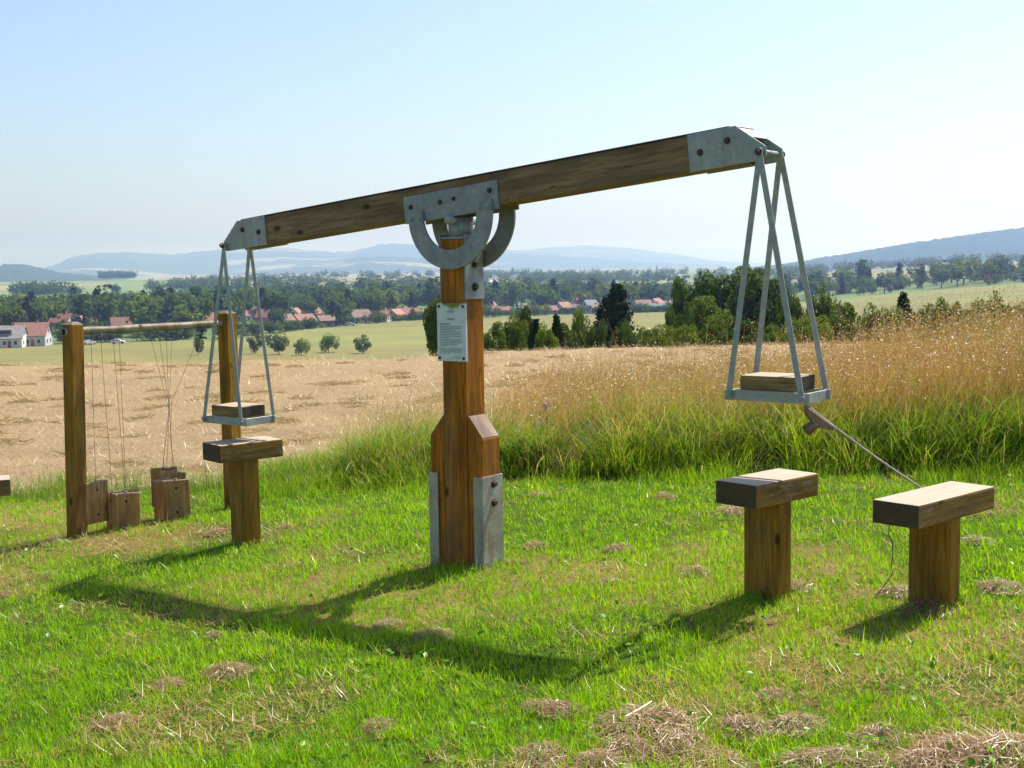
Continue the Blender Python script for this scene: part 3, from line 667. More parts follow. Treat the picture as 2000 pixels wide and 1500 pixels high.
# parked cars and hedges along the meadow edge
def car(px, y, yaw, paint, label):
    g = P(px, 600, y); b = Vector((g.x, y, Tz(g.x, y))); t = thing('parked_car', b, label, 'car', 'cars parked along the meadow edge', yaw)
    def put(nm, me, mat, par=t, loc=(0, 0, 0), rot=(0, 0, 0)):
        o = bpy.data.objects.new(nm, me); o.location = loc; o.rotation_euler = rot; COL.objects.link(o); o.parent = par
        if not me.materials: me.materials.append(mat)
        return o
    body = put('body', prism('body', [(-2.1, 0.3), (-2.15, 0.75), (-1.9, 0.95), (0.9, 0.98), (2.0, 0.8), (2.12, 0.5), (2.05, 0.3)], 1.7, 0.06), paint)
    cab = put('cabin', prism('cabin', [(-1.75, 0.94), (-1.35, 1.42), (0.15, 1.46), (0.95, 0.97)], 1.5, 0.05), paint)
    put('window', prism('window', [(-1.5, 1.0), (-1.22, 1.34), (0.08, 1.38), (0.7, 1.01)], 1.54), M_GLASS, cab)
    for sx in (-1.3, 1.3):
        for sy in (-0.78, 0.78): put('wheel', cyl_mesh('wheel', 0.32, 0.2, 14), M_TAR, t, (sx, sy, 0.32), (math.pi / 2, 0, 0))
PAINT = {n_: plain_mat(n_ + '_car_paint', c, 0.3, 0.2, 0.05) for n_, c in (('white', (0.7, 0.7, 0.7)), ('silver', (0.45, 0.46, 0.48)), ('dark', (0.04, 0.045, 0.06)), ('red', (0.30, 0.03, 0.02)))}
for px, y, yaw, pn, lab in [(228, 404, 0.1, 'white', 'white car parked alone beside the village gardens'), (172, 400, 1.2, 'silver', 'silver car parked near the orange roofed edge house'), (478, 476, 0.05, 'white', 'white car at the end of the parked row'), (503, 477, 0.0, 'dark', 'dark car in the parked row beside a white one'), (528, 478, 0.05, 'silver', 'silver car in the middle of the parked row'), (556, 479, 0.0, 'dark', 'dark car parked next to a silver one by the hedge'), (583, 481, 0.05, 'red', 'red car at the hedge end of the parked row'), (622, 497, 0.3, 'white', 'white car parked near the long barn'), (683, 508, 0.1, 'silver', 'silver car parked beyond the long barn')]:
    car(px, y, yaw, PAINT[pn], lab)
def hedge(label, p0, p1, y0, y1, h):
    n = 1500; k = rng.random(n); y = y0 + (y1 - y0) * k; a, b = P(p0, 600, y0), P(p1, 600, y1); xx = a.x + (b.x - a.x) * k + rng.normal(0, 0.3, n); yy = y + rng.normal(0, 0.9, n)
    c = np.stack([xx, yy, T(xx, yy) + rng.random(n) ** 0.7 * h * (0.75 + 0.5 * fbm(xx * 0.3, yy * 0.3))], 1); v_, q_ = leaf_cloud(c, rng.normal(size=(n, 3)), 0.55, 0.6, 0.5)
    t = thing('hedge', (a.x, y0, Tz(a.x, y0)), label, 'hedge'); obj('foliage', np_mesh('foliage', v_, q_, None, False), M_LEAF, t)
hedge('dark clipped hedge behind the parked cars', 455, 600, 484, 490, 2.2)
hedge('dark hedge along the meadow beyond the barn', 660, 850, 520, 572, 2.4)
hedge('low hedge edging the meadow before brown roofs', 945, 1150, 590, 606, 2.2)
hedge('hedge in front of the gardens near the conifer', 1240, 1345, 604, 612, 2.4)
# pylons
def pylon(px, ptop, y, label):
    r = P(px, ptop, y); b = Vector((r.x, y, Tz(r.x, y))); h = r.z - b.z
    t = thing('power_pylon', b, label, 'pylon', 'power pylons across the valley')
    v = []; f = []
    def bar(a, c, w=0.28):
        a, c = Vector(a), Vector(c); d = (c - a).normalized(); u = d.orthogonal().normalized() * w; q = d.cross(u); o = len(v)
        for p in (a, c): v.extend([p + u + q, p - u + q, p - u - q, p + u - q])
        for k in range(4): f.append((o + k, o + (k + 1) % 4, o + 4 + (k + 1) % 4, o + 4 + k))
    for s in ((-1, -1), (1, -1), (1, 1), (-1, 1)):
        bar((s[0] * h * 0.09, s[1] * h * 0.09, 0), (s[0] * 0.4, s[1] * 0.4, h))
    for k in range(5):
        z0, z1 = h * k / 5, h * (k + 1) / 5; w0, w1 = h * 0.09 * (1 - k / 5), h * 0.09 * (1 - (k + 1) / 5)
        bar((-w0, -w0, z0), (w1, -w1, z1), 0.15); bar((w0, -w0, z0), (-w1, -w1, z1), 0.15)
    obj_ = bpy.data.objects.new('lattice_mast', mesh_from('lattice_mast', v, f)); obj_.data.materials.append(M_GALV); COL.objects.link(obj_); obj_.parent = t
    for zz, ww in ((0.72, 0.2), (0.85, 0.14)):
        v.clear(); f.clear(); bar((-h * ww, 0, h * zz), (h * ww, 0, h * zz), 0.3)
        a = bpy.data.objects.new('cross_arm', mesh_from('cross_arm', list(v), list(f))); a.data.materials.append(M_GALV); COL.objects.link(a); a.parent = t
for px, pt, y in [(965, 531, 1900), (1001, 522, 1700), (1121, 526, 2000), (1283, 519, 1900), (1793, 521, 1500)]:
    pylon(px, pt, y, 'thin lattice power pylon standing far off in the valley')

# ------------------------------------------------------------------ the balance beam
A0 = 0.6515; TH = 0.0924
e1 = Vector((math.cos(A0), -math.sin(A0), 0)); e2 = Vector((math.sin(A0), math.cos(A0), 0)); ez = Vector((0, 0, 1))
CB = Vector((-0.2571, 6.8, 1.9163)); LB = 3.568
bu = (e1 * math.cos(TH) + ez * math.sin(TH)).normalized(); bv = (ez * math.cos(TH) - e1 * math.sin(TH)).normalized()
gz = Tz(CB.x, CB.y)
# post ----------------------------------------------------------------
post = thing('support_post', (CB.x, CB.y, gz), 'tall brown timber post with flared foot carrying the long tilting beam', 'post')
PB = Vector((CB.x, CB.y, gz - 0.25)); PT = Vector((CB.x, CB.y, 1.745)); s = 0.158
timber('post_timber', PB, PT, e1, s, s, M_POST, post)
WT = 0.098
for sg in (1, -1):
    pts = [(0, -0.25), (0, 0.82 - gz), (WT, 0.70 - gz), (WT, -0.25)]
    o = obj('side_timber', prism('side_timber', pts, s - 0.008, 0.004), M_POST, post, frame(Vector((CB.x, CB.y, gz)) + e1 * sg * (s / 2 + 0.002), e1 * sg, e2 * sg, ez))
    ln = math.hypot(WT, 0.12)
    mid = Vector((CB.x, CB.y, 0.76)) + e1 * sg * (s / 2 + 0.002 + WT / 2); sl_dir = (e1 * sg * WT - ez * 0.12).normalized(); nn = sl_dir.cross(e2); nn = nn if nn.z > 0 else -nn
    obj('cut_face', box_mesh('cut_face', s - 0.02, 0.004, ln - 0.012, 0), M_CUT, o, frame(mid + nn * 0.001, e2, nn, sl_dir))
    # U shaped ground shoe
    x1 = s / 2 + WT + 0.002; th = 0.007; hw = s / 2 + 0.001; lip = 0.055
    zt = 0.50 - gz
    bm = bmesh.new()
    prof = [(x1 - lip, -hw), (x1 - lip, -hw - th), (x1 + th, -hw - th), (x1 + th, hw + th), (x1 - lip, hw + th), (x1 - lip, hw), (x1, hw), (x1, -hw)]
    lo = [bm.verts.new((a * sg, b * sg, -0.25)) for a, b in prof]; hi = [bm.verts.new((a * sg, b * sg, zt)) for a, b in prof]
    for i in range(8): bm.faces.new((lo[i], lo[(i + 1) % 8], hi[(i + 1) % 8], hi[i]))
    for i_ in ((0, 1, 2, 7), (2, 3, 6, 7), (3, 4, 5, 6)): bm.faces.new([hi[j] for j in i_])
    sh = obj('ground_shoe', bm_mesh(bm, 'ground_shoe'), M_PALE, post, frame(Vector((CB.x, CB.y, gz)), e1, e2, ez))
    for zz in (0.455, 0.355):
        bolt(sh, Vector((CB.x, CB.y, zz)) + e1 * sg * (x1 + th) + e2 * 0.005, e1 * sg, M_BOLT, 0.015, 0.016)
for sg in (1, -1):
    pl = obj('strap_plate', box_mesh('strap_plate', 0.008, s - 0.004, 0.34, 0.002), M_GALVD, post, frame(Vector((CB.x, CB.y, 1.60)) + e1 * sg * (s / 2 + 0.004), e1, e2, ez))
    for zz in (1.615, 1.495): bolt(pl, Vector((CB.x, CB.y, zz)) + e1 * sg * (s / 2 + 0.008), e1 * sg, M_BOLT, 0.016, 0.016)
# bearing on the post head
hd = obj('bearing_block', cyl_mesh('bearing_block', 0.066, 0.11, 20), M_GALVD, post, Matrix.Translation((CB.x, CB.y, 1.80)), True)
obj('head_plate', box_mesh('head_plate', 0.15, 0.15, 0.012, 0.003), M_GALVD, post, frame(Vector((CB.x, CB.y, 1.752)), e1, e2, ez))
obj('axle_rod', cyl_mesh('axle_rod', 0.024, 0.215, 16), M_GALV, post, frame(Vector((CB.x, CB.y, 1.845)), e1, ez, -e2), True)
# beam ----------------------------------------------------------------
beam = thing('balance_beam', CB, 'long weathered wooden beam tilting across the post with steel end plates', 'beam')
BM = lambda u, w, v: CB + bu * u + e2 * w + bv * v
BW = 0.152; V0, V1 = -0.032, 0.132
timber('beam_timber', BM(-(LB / 2 - 0.105), 0, (V0 + V1) / 2), BM(LB / 2 - 0.105, 0, (V0 + V1) / 2), bv, V1 - V0, BW, M_BEAM, beam, 0.007)
obj('roof_strip', box_mesh('roof_strip', LB - 0.30, BW + 0.012, 0.006, 0.001), M_TAR, beam, frame(BM(0, 0, V1 + 0.0035), bu, e2, bv))
for sx_ in (-1, 1):
    tip = LB / 2
    pts = [(-0.36, V0 - 0.004), (-0.36, V1 + 0.002), (-0.115, V1 + 0.002), (0.022, 0.022), (0.022, -0.02), (0.0, V0 - 0.004)]
    for wy in (-1, 1):
        pl = obj('end_plate', prism('end_plate', pts, 0.008, 0.0015), M_GALV, beam, frame(BM(sx_ * tip, wy * (BW / 2 + 0.005), 0), bu * sx_, e2 * sx_, bv))
        for uu, vv in ((-0.30, 0.045), (-0.16, 0.075)): bolt(pl, BM(sx_ * (tip + uu), wy * (BW / 2 + 0.009), vv), e2 * wy, M_BOLT, 0.011, 0.01)
    obj('sloped_cap', box_mesh('sloped_cap', 0.10, BW - 0.002, 0.005, 0.001), M_GALV, beam, frame(BM(sx_ * (tip - 0.085), 0, 0.105), (bu * sx_ * 0.137 - bv * 0.11).normalized(), e2 * sx_, (bv * 0.137 + bu * sx_ * 0.11).normalized()))
    obj('pivot_pin', cyl_mesh('pivot_pin', 0.011, 0.235, 12), M_GALVD, beam, frame(BM(sx_ * tip, 0, 0), bu, bv, -e2), True)
for wy in (-1, 1):
    pl = obj('pivot_plate', box_mesh('pivot_plate', 0.64, 0.010, 0.145, 0.002), M_GALVD, beam, frame(BM(0, wy * (BW / 2 + 0.006), 0.018), bu, e2, bv))
    for uu, vv in ((-0.27, 0.03), (-0.065, 0.03), (0.03, 0.035), (0.27, 0.045)): bolt(pl, BM(uu, wy * (BW / 2 + 0.011), vv), e2 * wy, M_BOLT, 0.010 if uu != 0.03 else 0.008, 0.01)
    n = 40; ro, ri = 0.283, 0.182; pts = []
    pts += [(ro, 0.0)] + [(ro * math.cos(-math.pi * k / n), -0.045 + ro * math.sin(-math.pi * k / n)) for k in range(n + 1)] + [(-ro, 0.0), (-ri, 0.0)]
    inner = [(ri * math.cos(-math.pi * k / n), -0.045 + ri * math.sin(-math.pi * k / n)) for k in range(n, -1, -1)] + [(ri, 0.0)]
    out = [(ro, 0.0)] + [(ro * math.cos(math.pi * k / n), -0.045 - ro * math.sin(math.pi * k / n)) for k in range(n + 1)] + [(-ro, 0.0)]
    inn = [(ri, 0.0)] + [(ri * math.cos(math.pi * k / n), -0.045 - ri * math.sin(math.pi * k / n)) for k in range(n + 1)] + [(-ri, 0.0)]
    bm = bmesh.new(); rows_ = []
    for yy_ in (-0.007, 0.007):
        rows_.append(([bm.verts.new((a, yy_, b)) for a, b in out], [bm.verts.new((a, yy_, b)) for a, b in inn]))
    m_ = len(out)
    for i in range(m_ - 1):
        for rr in rows_: bm.faces.new((rr[0][i], rr[0][i + 1], rr[1][i + 1], rr[1][i]))
        bm.faces.new((rows_[0][0][i], rows_[0][0][i + 1], rows_[1][0][i + 1], rows_[1][0][i])); bm.faces.new((rows_[0][1][i], rows_[0][1][i + 1], rows_[1][1][i + 1], rows_[1][1][i]))
    for k in (0, m_ - 1): bm.faces.new((rows_[0][0][k], rows_[0][1][k], rows_[1][1][k], rows_[1][0][k]))
    rg = obj('half_ring', bm_mesh(bm, 'half_ring'), M_GALVD, beam, frame(BM(0, wy * (BW / 2 + 0.019), 0), bu, e2, bv))
    for uu in (-0.262, -0.205, 0.205, 0.262): bolt(rg, BM(uu, wy * (BW / 2 + 0.026), -0.035), e2 * wy, M_GALV, 0.010, 0.009)
# swing seats -----------------------------------------------------------
HH, FL, FW = 1.0656, 0.388, 0.2314
def swing(sx_, off, label):
    pin = BM(sx_ * LB / 2, 0, 0); base = pin - ez * HH + e1 * off
    t = thing('swing_seat', base - ez * 0.03, label, 'swing seat', 'swing seats at the beam ends')
    for wy in (-1, 1):
        top = pin + e2 * wy * 0.097
        for k, sx in enumerate((-1, 1)):
            bot = base + e1 * sx * (FL / 2 - 0.018) + e2 * wy * (FW / 2 + 0.001 + 0.005)
            up = (top - bot).normalized(); side = e2.cross(up).normalized()
            o_ = e2 * wy * (0.003 + 0.0065 * k)
            hb = obj('hanger_bar', box_mesh('hanger_bar', 0.027, 0.006, (top - bot).length + 0.03, 0.001, 1), M_GALV, t, frame((top + bot) / 2 + o_, side, up.cross(side), up))
            bolt(hb, bot + o_ + e2 * wy * 0.004, e2 * wy, M_GALV, 0.010, 0.009)
        obj('frame_bar', box_mesh('frame_bar', FL + 0.02, 0.008, 0.046, 0.0015, 1), M_GALV, t, frame(base + e2 * wy * (FW / 2 - 0.004) - ez * 0.004, e1, e2, ez))
        bolt(t, top + e2 * wy * 0.018, e2 * wy, M_BOLT, 0.012, 0.012)
    for sx in (-1, 1):
        obj('frame_bar', box_mesh('frame_bar', 0.008, FW - 0.016, 0.046, 0.0015, 1), M_GALV, t, frame(base + e1 * sx * (FL / 2 - 0.01) - ez * 0.006, e1, e2, ez))
    obj('seat_block', box_mesh('seat_block', FW - 0.035, 0.066, FL * 0.70, 0.006), M_SEAT, t, frame(base + ez * 0.052, e2, ez, e1))
    return base
SB_L = swing(-1, -0.0402, 'lowered steel framed swing seat hanging beside the pole of hanging boards')
SB_R = swing(1, 0.0395, 'raised steel framed swing seat hanging above dry grass with cord tied to it')
# sign ------------------------------------------------------------------
def sign_mat():
    m, t = nodes('printed_sign_face'); tc = N(t, 'ShaderNodeTexCoord')
    n = N(t, 'ShaderNodeTexNoise', Scale=14.0, Detail=4.0); L(t, tc.outputs['Object'], n.inputs['Vector'])
    base = ramp(t, n.outputs[0], [(0.3, (0.58, 0.66, 0.62)), (0.7, (0.72, 0.77, 0.73))])
    sx = N(t, 'ShaderNodeSeparateXYZ'); L(t, tc.outputs['Object'], sx.inputs[0])
    # moss stain with its own ragged outline at the top edge
    a = N(t, 'ShaderNodeMath', operation='MULTIPLY_ADD'); L(t, n.outputs[0], a.inputs[0]); a.inputs[1].default_value = 0.10; L(t, sx.outputs[2], a.inputs[2])
    ab = N(t, 'ShaderNodeMath', operation='ABSOLUTE'); sh = N(t, 'ShaderNodeMath', operation='ADD'); L(t, sx.outputs[0], sh.inputs[0]); sh.inputs[1].default_value = -0.012; L(t, sh.outputs[0], ab.inputs[0])
    su = N(t, 'ShaderNodeMath', operation='MULTIPLY_ADD'); L(t, ab.outputs[0], su.inputs[0]); su.inputs[1].default_value = -0.55; L(t, a.outputs[0], su.inputs[2])
    r = ramp(t, su.outputs[0], [(0.155, (0, 0, 0)), (0.18, (1, 1, 1))])
    col = mix(t, r.outputs[0], base.outputs[0], (0.22, 0.21, 0.03))
    finish(t, col, 0.45, 0); return m
SW, SH = 0.196, 0.305
sc_ = P(883, 649, 6.8) ; 
w0 = CB - e2 * (s / 2 + 0.008); tt = (w0 - CAM).dot(-e2) / (ray(883, 649)).dot(-e2); SC = CAM + ray(883, 649) * tt
sign = thing('information_sign', SC - ez * SH / 2, 'small white printed information sign with mossy top screwed to the post', 'sign')
obj('sign_plate', box_mesh('sign_plate', SW, 0.012, SH, 0.001), sign_mat(), sign, frame(SC, e1, e2, ez))
v, f = [], []
def word(x0, x1, z, h):
    o = len(v); v.extend([(x0, 0, z), (x1, 0, z), (x1, 0, z + h), (x0, 0, z + h)]); f.append((o, o + 1, o + 2, o + 3))
g = random.Random(4)
def text_line(z, xa, xb, h=0.0032):
    xx = xa
    while xx < xb - 0.004:
        w_ = min(g.uniform(0.006, 0.02), xb - xx); word(xx, xx + w_, z, h); xx += w_ + 0.0028
text_line(0.116, -0.014, 0.012, 0.004); text_line(0.105, -0.026, 0.022, 0.006); text_line(0.066, -0.026, 0.026, 0.007)
text_line(0.040, -0.078, -0.010, 0.0065)
zz = 0.029
for k in range(13):
    text_line(zz, -0.076, [0.074, 0.072, 0.02, 0.06, 0.074, 0.07, 0.072, -0.008, 0.074, 0.073, 0.07, 0.04, 0][k] if k < 12 else -0.02); zz -= 0.0085
zz -= 0.006
for k in range(4): text_line(zz, -0.076, (0.073, 0.072, 0.07, -0.012)[k]); zz -= 0.0085
text_line(zz - 0.012, 0.008, 0.07)
obj('printed_text', mesh_from('printed_text', v, f), M_INK, sign, frame(SC - e2 * 0.0085, e1, e2, ez))['kind'] = 'stuff'
for a in (-1, 1):
    for b in (-1, 1): bolt(sign, SC - e2 * 0.006 + e1 * a * (SW / 2 - 0.016) + ez * b * (SH / 2 - 0.016), -e2, M_BOLT, 0.0055, 0.004, 'screw')

# ------------------------------------------------------------------ stools
def stool(px, yy, yaw, hbot, plen, pw, pth, pillar, off, label, name='stool'):
    q = P(px, 1000, yy); x = q.x; zg = Tz(x, yy)
    t = thing(name, (x, yy, zg), label, 'stool', 'T shaped wooden stools on the lawn')
    a = math.radians(yaw); dq = Vector((math.cos(a), math.sin(a), 0)); dn = Vector((math.sin(a), -math.cos(a), 0)); c = Vector((x, yy, zg))
    timber('pillar', c - ez * 0.15, c + ez * (hbot + 0.002), dn, pillar[0], pillar[1], M_STOOL, t, 0.006)
    pc = c + ez * (hbot + pth / 2) + dq * off
    timber('plank', pc - dq * plen / 2, pc + dq * plen / 2, dn, pw, pth, M_PLANK, t, 0.009)
    return c
ST_R = stool(1826, 5.40, 42, 0.385, 0.63, 0.215, 0.10, (0.195, 0.085), 0.0, 'long topped T shaped wooden stool where the grey cord ends')
ST_M = stool(1499, 5.68, 42, 0.445, 0.46, 0.225, 0.105, (0.195, 0.09), 0.0, 'T shaped wooden stool under the raised swing seat')
ST_L = stool(479, 7.84, 40, 0.53, 0.43, 0.235, 0.11, (0.20, 0.10), 0.0, 'tall T shaped wooden stool under the lowered swing seat')
stool(-62, 8.75, 22, 0.30, 0.56, 0.22, 0.115, (0.20, 0.10), 0.0, 'low wooden stool end next to the frame of hanging boards')
# cord from raised seat to stool, with a toggle of wood
ca = SB_R + e1 * (FL / 2 - 0.03) - e2 * (FW / 2 - 0.02) - ez * 0.02
cb = P(1796, 951, 5.78)
rope = thing('tie_cord', ca, 'taut grey cord with wooden toggle running from raised seat to stool', 'cord')
pts = [ca.lerp(cb, k / 14) - ez * 0.010 * math.sin(math.pi * k / 14) for k in range(15)]
cb2 = Vector((cb.x + 0.03, cb.y + 0.03, ST_R.z + 0.36))
tube('cord', pts + [cb2], 0.0048, M_CORD, rope, 8)
dd = (cb - ca).normalized(); nn = dd.cross(Vector((0, 1, 0))).normalized()
nn = nn if nn.z < 0 else -nn
dy = dd.cross(nn).normalized()
tg = prism('toggle', [(0.0, 0.0), (0.18, 0.0), (0.205, 0.012), (0.17, 0.028), (0.13, 0.045), (0.08, 0.045), (0.03, 0.028)], 0.035, 0.006)
obj('toggle', tg, M_CUT, rope, frame(ca + dd * 0.015 + nn * 0.004, dd, dy, nn))
kn = (nn * 0.9 - dd * 0.35).normalized(); kx = kn.orthogonal().normalized()
obj('toggle_peg', cyl_mesh('toggle_peg', 0.021, 0.075, 14, 0.026), M_CUT, rope, frame(ca + dd * 0.115 + nn * 0.06, kx, kn.cross(kx), kn), True)
# loose string under the right stool
b0 = P(1737, 1026, 5.3); tw = thing('loose_string', (b0.x, b0.y, Tz(b0.x, b0.y)), 'thin loose string dangling beneath the long topped stool', 'string')
tube('strand', [P(1737, 1020, 5.3), P(1736, 1045, 5.29), P(1743, 1060, 5.28), P(1744, 1085, 5.27), P(1741, 1105, 5.26), P(1744, 1120, 5.25), P(1730, 1140, 5.2), P(1708, 1168, 5.12)], 0.0022, M_WIRE, tw, 5)

# ------------------------------------------------------------------ frame with hanging boards
FA = P(151, 1040, 8.6); FB = P(457, 985, 9.35)
FA.z = Tz(FA.x, FA.y); FB.z = Tz(FB.x, FB.y)
fr = thing('board_frame', FA, 'two squared posts joined by a barked pole from which boards hang', 'frame')
tA = P(142, 634, 8.6); tB = P(443, 612, 9.35)
sd = Vector((math.cos(math.radians(57)), math.sin(math.radians(57)), 0))
for a, b in ((FA, tA), (FB, tB)):
    dv = (b - a).normalized(); po = timber('post', a - dv * 0.2, b, sd, 0.10, 0.10, M_STOOL, fr, 0.007)
    bm = bmesh.new(); bmesh.ops.create_cone(bm, cap_ends=True, segments=4, radius1=0.0705, radius2=0.03, depth=0.02); bmesh.ops.rotate(bm, verts=bm.verts, cent=(0, 0, 0), matrix=Matrix.Rotation(math.pi / 4, 3, 'Z'))
    ey = dv.cross(sd).normalized(); obj('post_head', bm_mesh(bm, 'post_head'), M_CUT, po, frame(b + dv * 0.010, ey.cross(dv), ey, dv))
pa = P(142, 647, 8.6); pb = P(443, 631, 9.35)
pd = (pb - pa).normalized()
pole = tube('pole', [pa - pd * 0.06] + [pa.lerp(pb, k / 10) + Vector((0, 0, 0.0015 * math.sin(k * 1.7))) for k in range(11)], [0.026] + [0.026 + 0.002 * math.sin(k * 2.3) for k in range(11)], M_POLE, fr, 14)
hl = -(sd.cross(ez)) ; 
obj('pole_end', cyl_mesh('pole_end', 0.021, 0.01, 14), M_HOLE, fr, frame(pa - pd * 0.062, pd.orthogonal().normalized(), pd.cross(pd.orthogonal().normalized()), pd), True)
def on_pole(px):
    k = (px - 142) / (443 - 142); return pa.lerp(pb, k)
BMESH = box_mesh('board', 0.185, 0.026, 0.285, 0.004, 1); BMESH.materials.append(M_BOARD)
HMESH = cyl_mesh('bolt_hole', 0.009, 0.0275, 10)
HMESH.materials.append(M_HOLE)
def hang_board(px, pytop, yy, yaw, tilt, polepx, label, mid=None, w=1.0, hmul=1.0):
    top = P(px, pytop, yy); t = thing('hanging_board', top - ez * 0.285 * hmul, label, 'board', 'wooden boards hanging from the pole')
    Mx = Matrix.Translation(top) @ Matrix.Rotation(math.radians(yaw), 4, 'Z') @ Matrix.Rotation(math.radians(tilt), 4, 'Y') @ Matrix.Translation((0, 0, -0.1425 * hmul)) @ Matrix.Diagonal((w, 1, hmul, 1))
    o = bpy.data.objects.new('board', BMESH); o.matrix_basis = Mx; place(o, t)
    for zz in (0.085, -0.085):
        h = bpy.data.objects.new('bolt_hole', HMESH); h.matrix_basis = Mx @ Matrix.Translation((0.0, 0, zz)) @ Matrix.Rotation(math.pi / 2, 4, 'X'); place(h, o)
    q = on_pole(polepx)
    pts = [q] + ([P(*m) for m in mid] if mid else [q.lerp(top, 0.5) - ez * 0.004]) + [top + ez * 0.06, top - ez * 0.01]
    tube('wire', pts, 0.0015, M_WIRE, t, 5)
    eye = obj('wire_eye', cyl_mesh('wire_eye', 0.009, 0.012, 8), M_GALV, t, Matrix.Translation(top + ez * 0.004))
    return t
hang_board(187, 940, 8.62, 58, 0, 175, 'hanging board seen almost edge on, touching the squared post')
hang_board(219, 962, 8.70, -52, 1, 192, 'reddish hanging board turned sideways at the front of the low bundle')
hang_board(244, 957, 8.78, 20, -1, 215, 'hanging board mostly hidden at the back of the low bundle')
hang_board(246, 962, 8.66, 14, 1, 227, 'hanging board with two bolt holes facing the lawn in the low bundle')
hang_board(320, 912, 9.05, 12, 0, 283, 'rearmost hanging board standing tallest in the tangled bundle', [(330, 800, 9.02)])
hang_board(338, 921, 9.02, 28, 9, 302, 'tilted hanging board leaning out of the tangled bundle', [(331, 800, 9.0)])
hang_board(318, 934, 8.98, 62, -1, 318, 'hanging board seen edge on in the tangled bundle', [(330, 800, 8.98)])
hang_board(326, 936, 8.94, 50, 1, 330, 'hanging board with worn edge beside the front of the tangled bundle', [(331, 790, 8.95)])
hang_board(343, 937, 8.88, 14, -1, 376, 'front hanging board with bolt hole in the tangled bundle', [(378, 683, 9.0), (335, 785, 8.92), (333, 860, 8.9)])
# knot of cord left on the pole
kq = on_pole(388); kt = thing('cord_knot', kq - ez * 0.12, 'small dark tangle of cord hanging below the pole', 'cord')
gk = random.Random(2); pts = [kq]
for k in range(16): pts.append(kq + Vector((gk.uniform(-0.035, 0.04), gk.uniform(-0.02, 0.02), -0.03 - 0.085 * (k / 15) + gk.uniform(-0.02, 0.02))))
tube('tangled_cord', pts, 0.004, M_WIRE, kt, 5)

# ------------------------------------------------------------------ grass
def blades(name, root, length, width, az, lean, curl, col, mat, seg=2, tipcol=None, label=None, cat=None):
    n = len(root); dirh = np.stack([np.cos(az), np.sin(az), np.zeros(n)], 1); side = np.stack([-np.sin(az + rng.normal(0, 0.7, n)), np.cos(az + rng.normal(0, 0.7, n)), np.zeros(n)], 1)
    rows = []; p = root.copy(); ang = lean.copy(); cols = []
    tipcol = col * [1.15, 1.12, 1.0] if tipcol is None else tipcol
    for k in range(seg + 1):
        w = width * (1 - k / (seg + 0.0)) ** 0.7 if k < seg else width * 0
        cc = col * (1 - k / seg) + tipcol * (k / seg)
        if k < seg:
            rows += [p - side * w[:, None] / 2, p + side * w[:, None] / 2]; cols += [cc, cc]
            st = length / seg
            p = p + (dirh * np.sin(ang)[:, None] + np.array([0, 0, 1.0]) * np.cos(ang)[:, None]) * st[:, None]; ang = ang + curl / seg
        else: rows.append(p); cols.append(cc)
    m = 2 * seg + 1
    v = np.stack(rows, 1).reshape(-1, 3); c = np.stack(cols, 1).reshape(-1, 3)
    b = np.arange(n)[:, None] * m
    q = np.concatenate([b + np.array([[2 * k, 2 * k + 1, 2 * k + 3, 2 * k + 2]]) for k in range(seg - 1)], 0) if seg > 1 else np.zeros((0, 4), int)
    t = b + np.array([[2 * seg - 2, 2 * seg - 1, 2 * seg]])
    o = obj(name, np_mesh(name, v, q, c, True, t), mat); tag(o, label, cat, None, 'stuff'); return o
M_GRASS = leaf_mat('grass_blades', True, None, 0.5, gloss=0.035)
M_STRAW = leaf_mat('dry_straw', True, None, 0.3, gloss=0.10)
def scatter(n, x0, x1, y0, y1, power=1.6):
    u = rng.random(n); a = 1 - power
    y = (y0 ** a + u * (y1 ** a - y0 ** a)) ** (1 / a) if abs(a) > 1e-6 else y0 * (y1 / y0) ** u
    return rng.uniform(-1, 1, n), y
def pal(w, a, b): return np.array(a) * (1 - w[:, None]) + np.array(b) * w[:, None]
# mown lawn
n = 425000
u, y = scatter(n, 0, 0, 3.3, 11.5, 1.0); x = u * (0.46 * y + 0.9)
k = y < yedge(x) + 0.15; x, y = x[k], y[k]
dry = sstep(0.52, 0.72, fbm(x * 1.1 + 5, y * 1.1) * 0.6 + 0.40 * fbm(x * 4, y * 4) + 0.14 * sstep(5.2, 4.2, y) * sstep(-0.1, 0.9, x) + 0.06 * sstep(0.8, 2.2, x))
fine = vnoise(x * 14, y * 14) * 0.6 + vnoise(x * 31 + 7, y * 31) * 0.4
k = (rng.random(len(x)) > dry * 0.68) & (rng.random(len(x)) < 0.30 + 0.9 * sstep(0.25, 0.6, fine)); x, y, dry, fine = x[k], y[k], dry[k], fine[k]
m = len(x); root = np.stack([x, y, T(x, y) - 0.006], 1)
tuft = fbm(x * 3.2 + 60, y * 3.2)
ln = rng.uniform(0.02, 0.055, m) * (0.55 + 1.1 * tuft) * (0.6 + 0.8 * fine) ; long_ = rng.random(m) < 0.035; ln = np.where(long_, ln * rng.uniform(1.5, 2.4, m), ln)
cw = np.clip(fbm(x * 1.6, y * 1.6 + 30) * 0.7 + rng.random(m) * 0.6 + (fine - 0.5) * 0.6 - 0.12, 0, 1)
col = pal(cw, (0.11, 0.30, 0.003), (0.31, 0.50, 0.007))
yel = (rng.random(m) < 0.05 + 0.30 * dry); col = np.where(yel[:, None], pal(rng.random(m), (0.36, 0.30, 0.07), (0.42, 0.31, 0.12)), col)
blades('lawn_grass', root, ln, rng.uniform(0.0022, 0.0045, m) * (0.75 + 0.09 * y), rng.uniform(0, 6.283, m), rng.uniform(0.05, 0.75, m), rng.uniform(0.1, 1.1, m), col, M_GRASS, 2, None, 'short green mown lawn grass around the beam', 'grass')
n = 5000
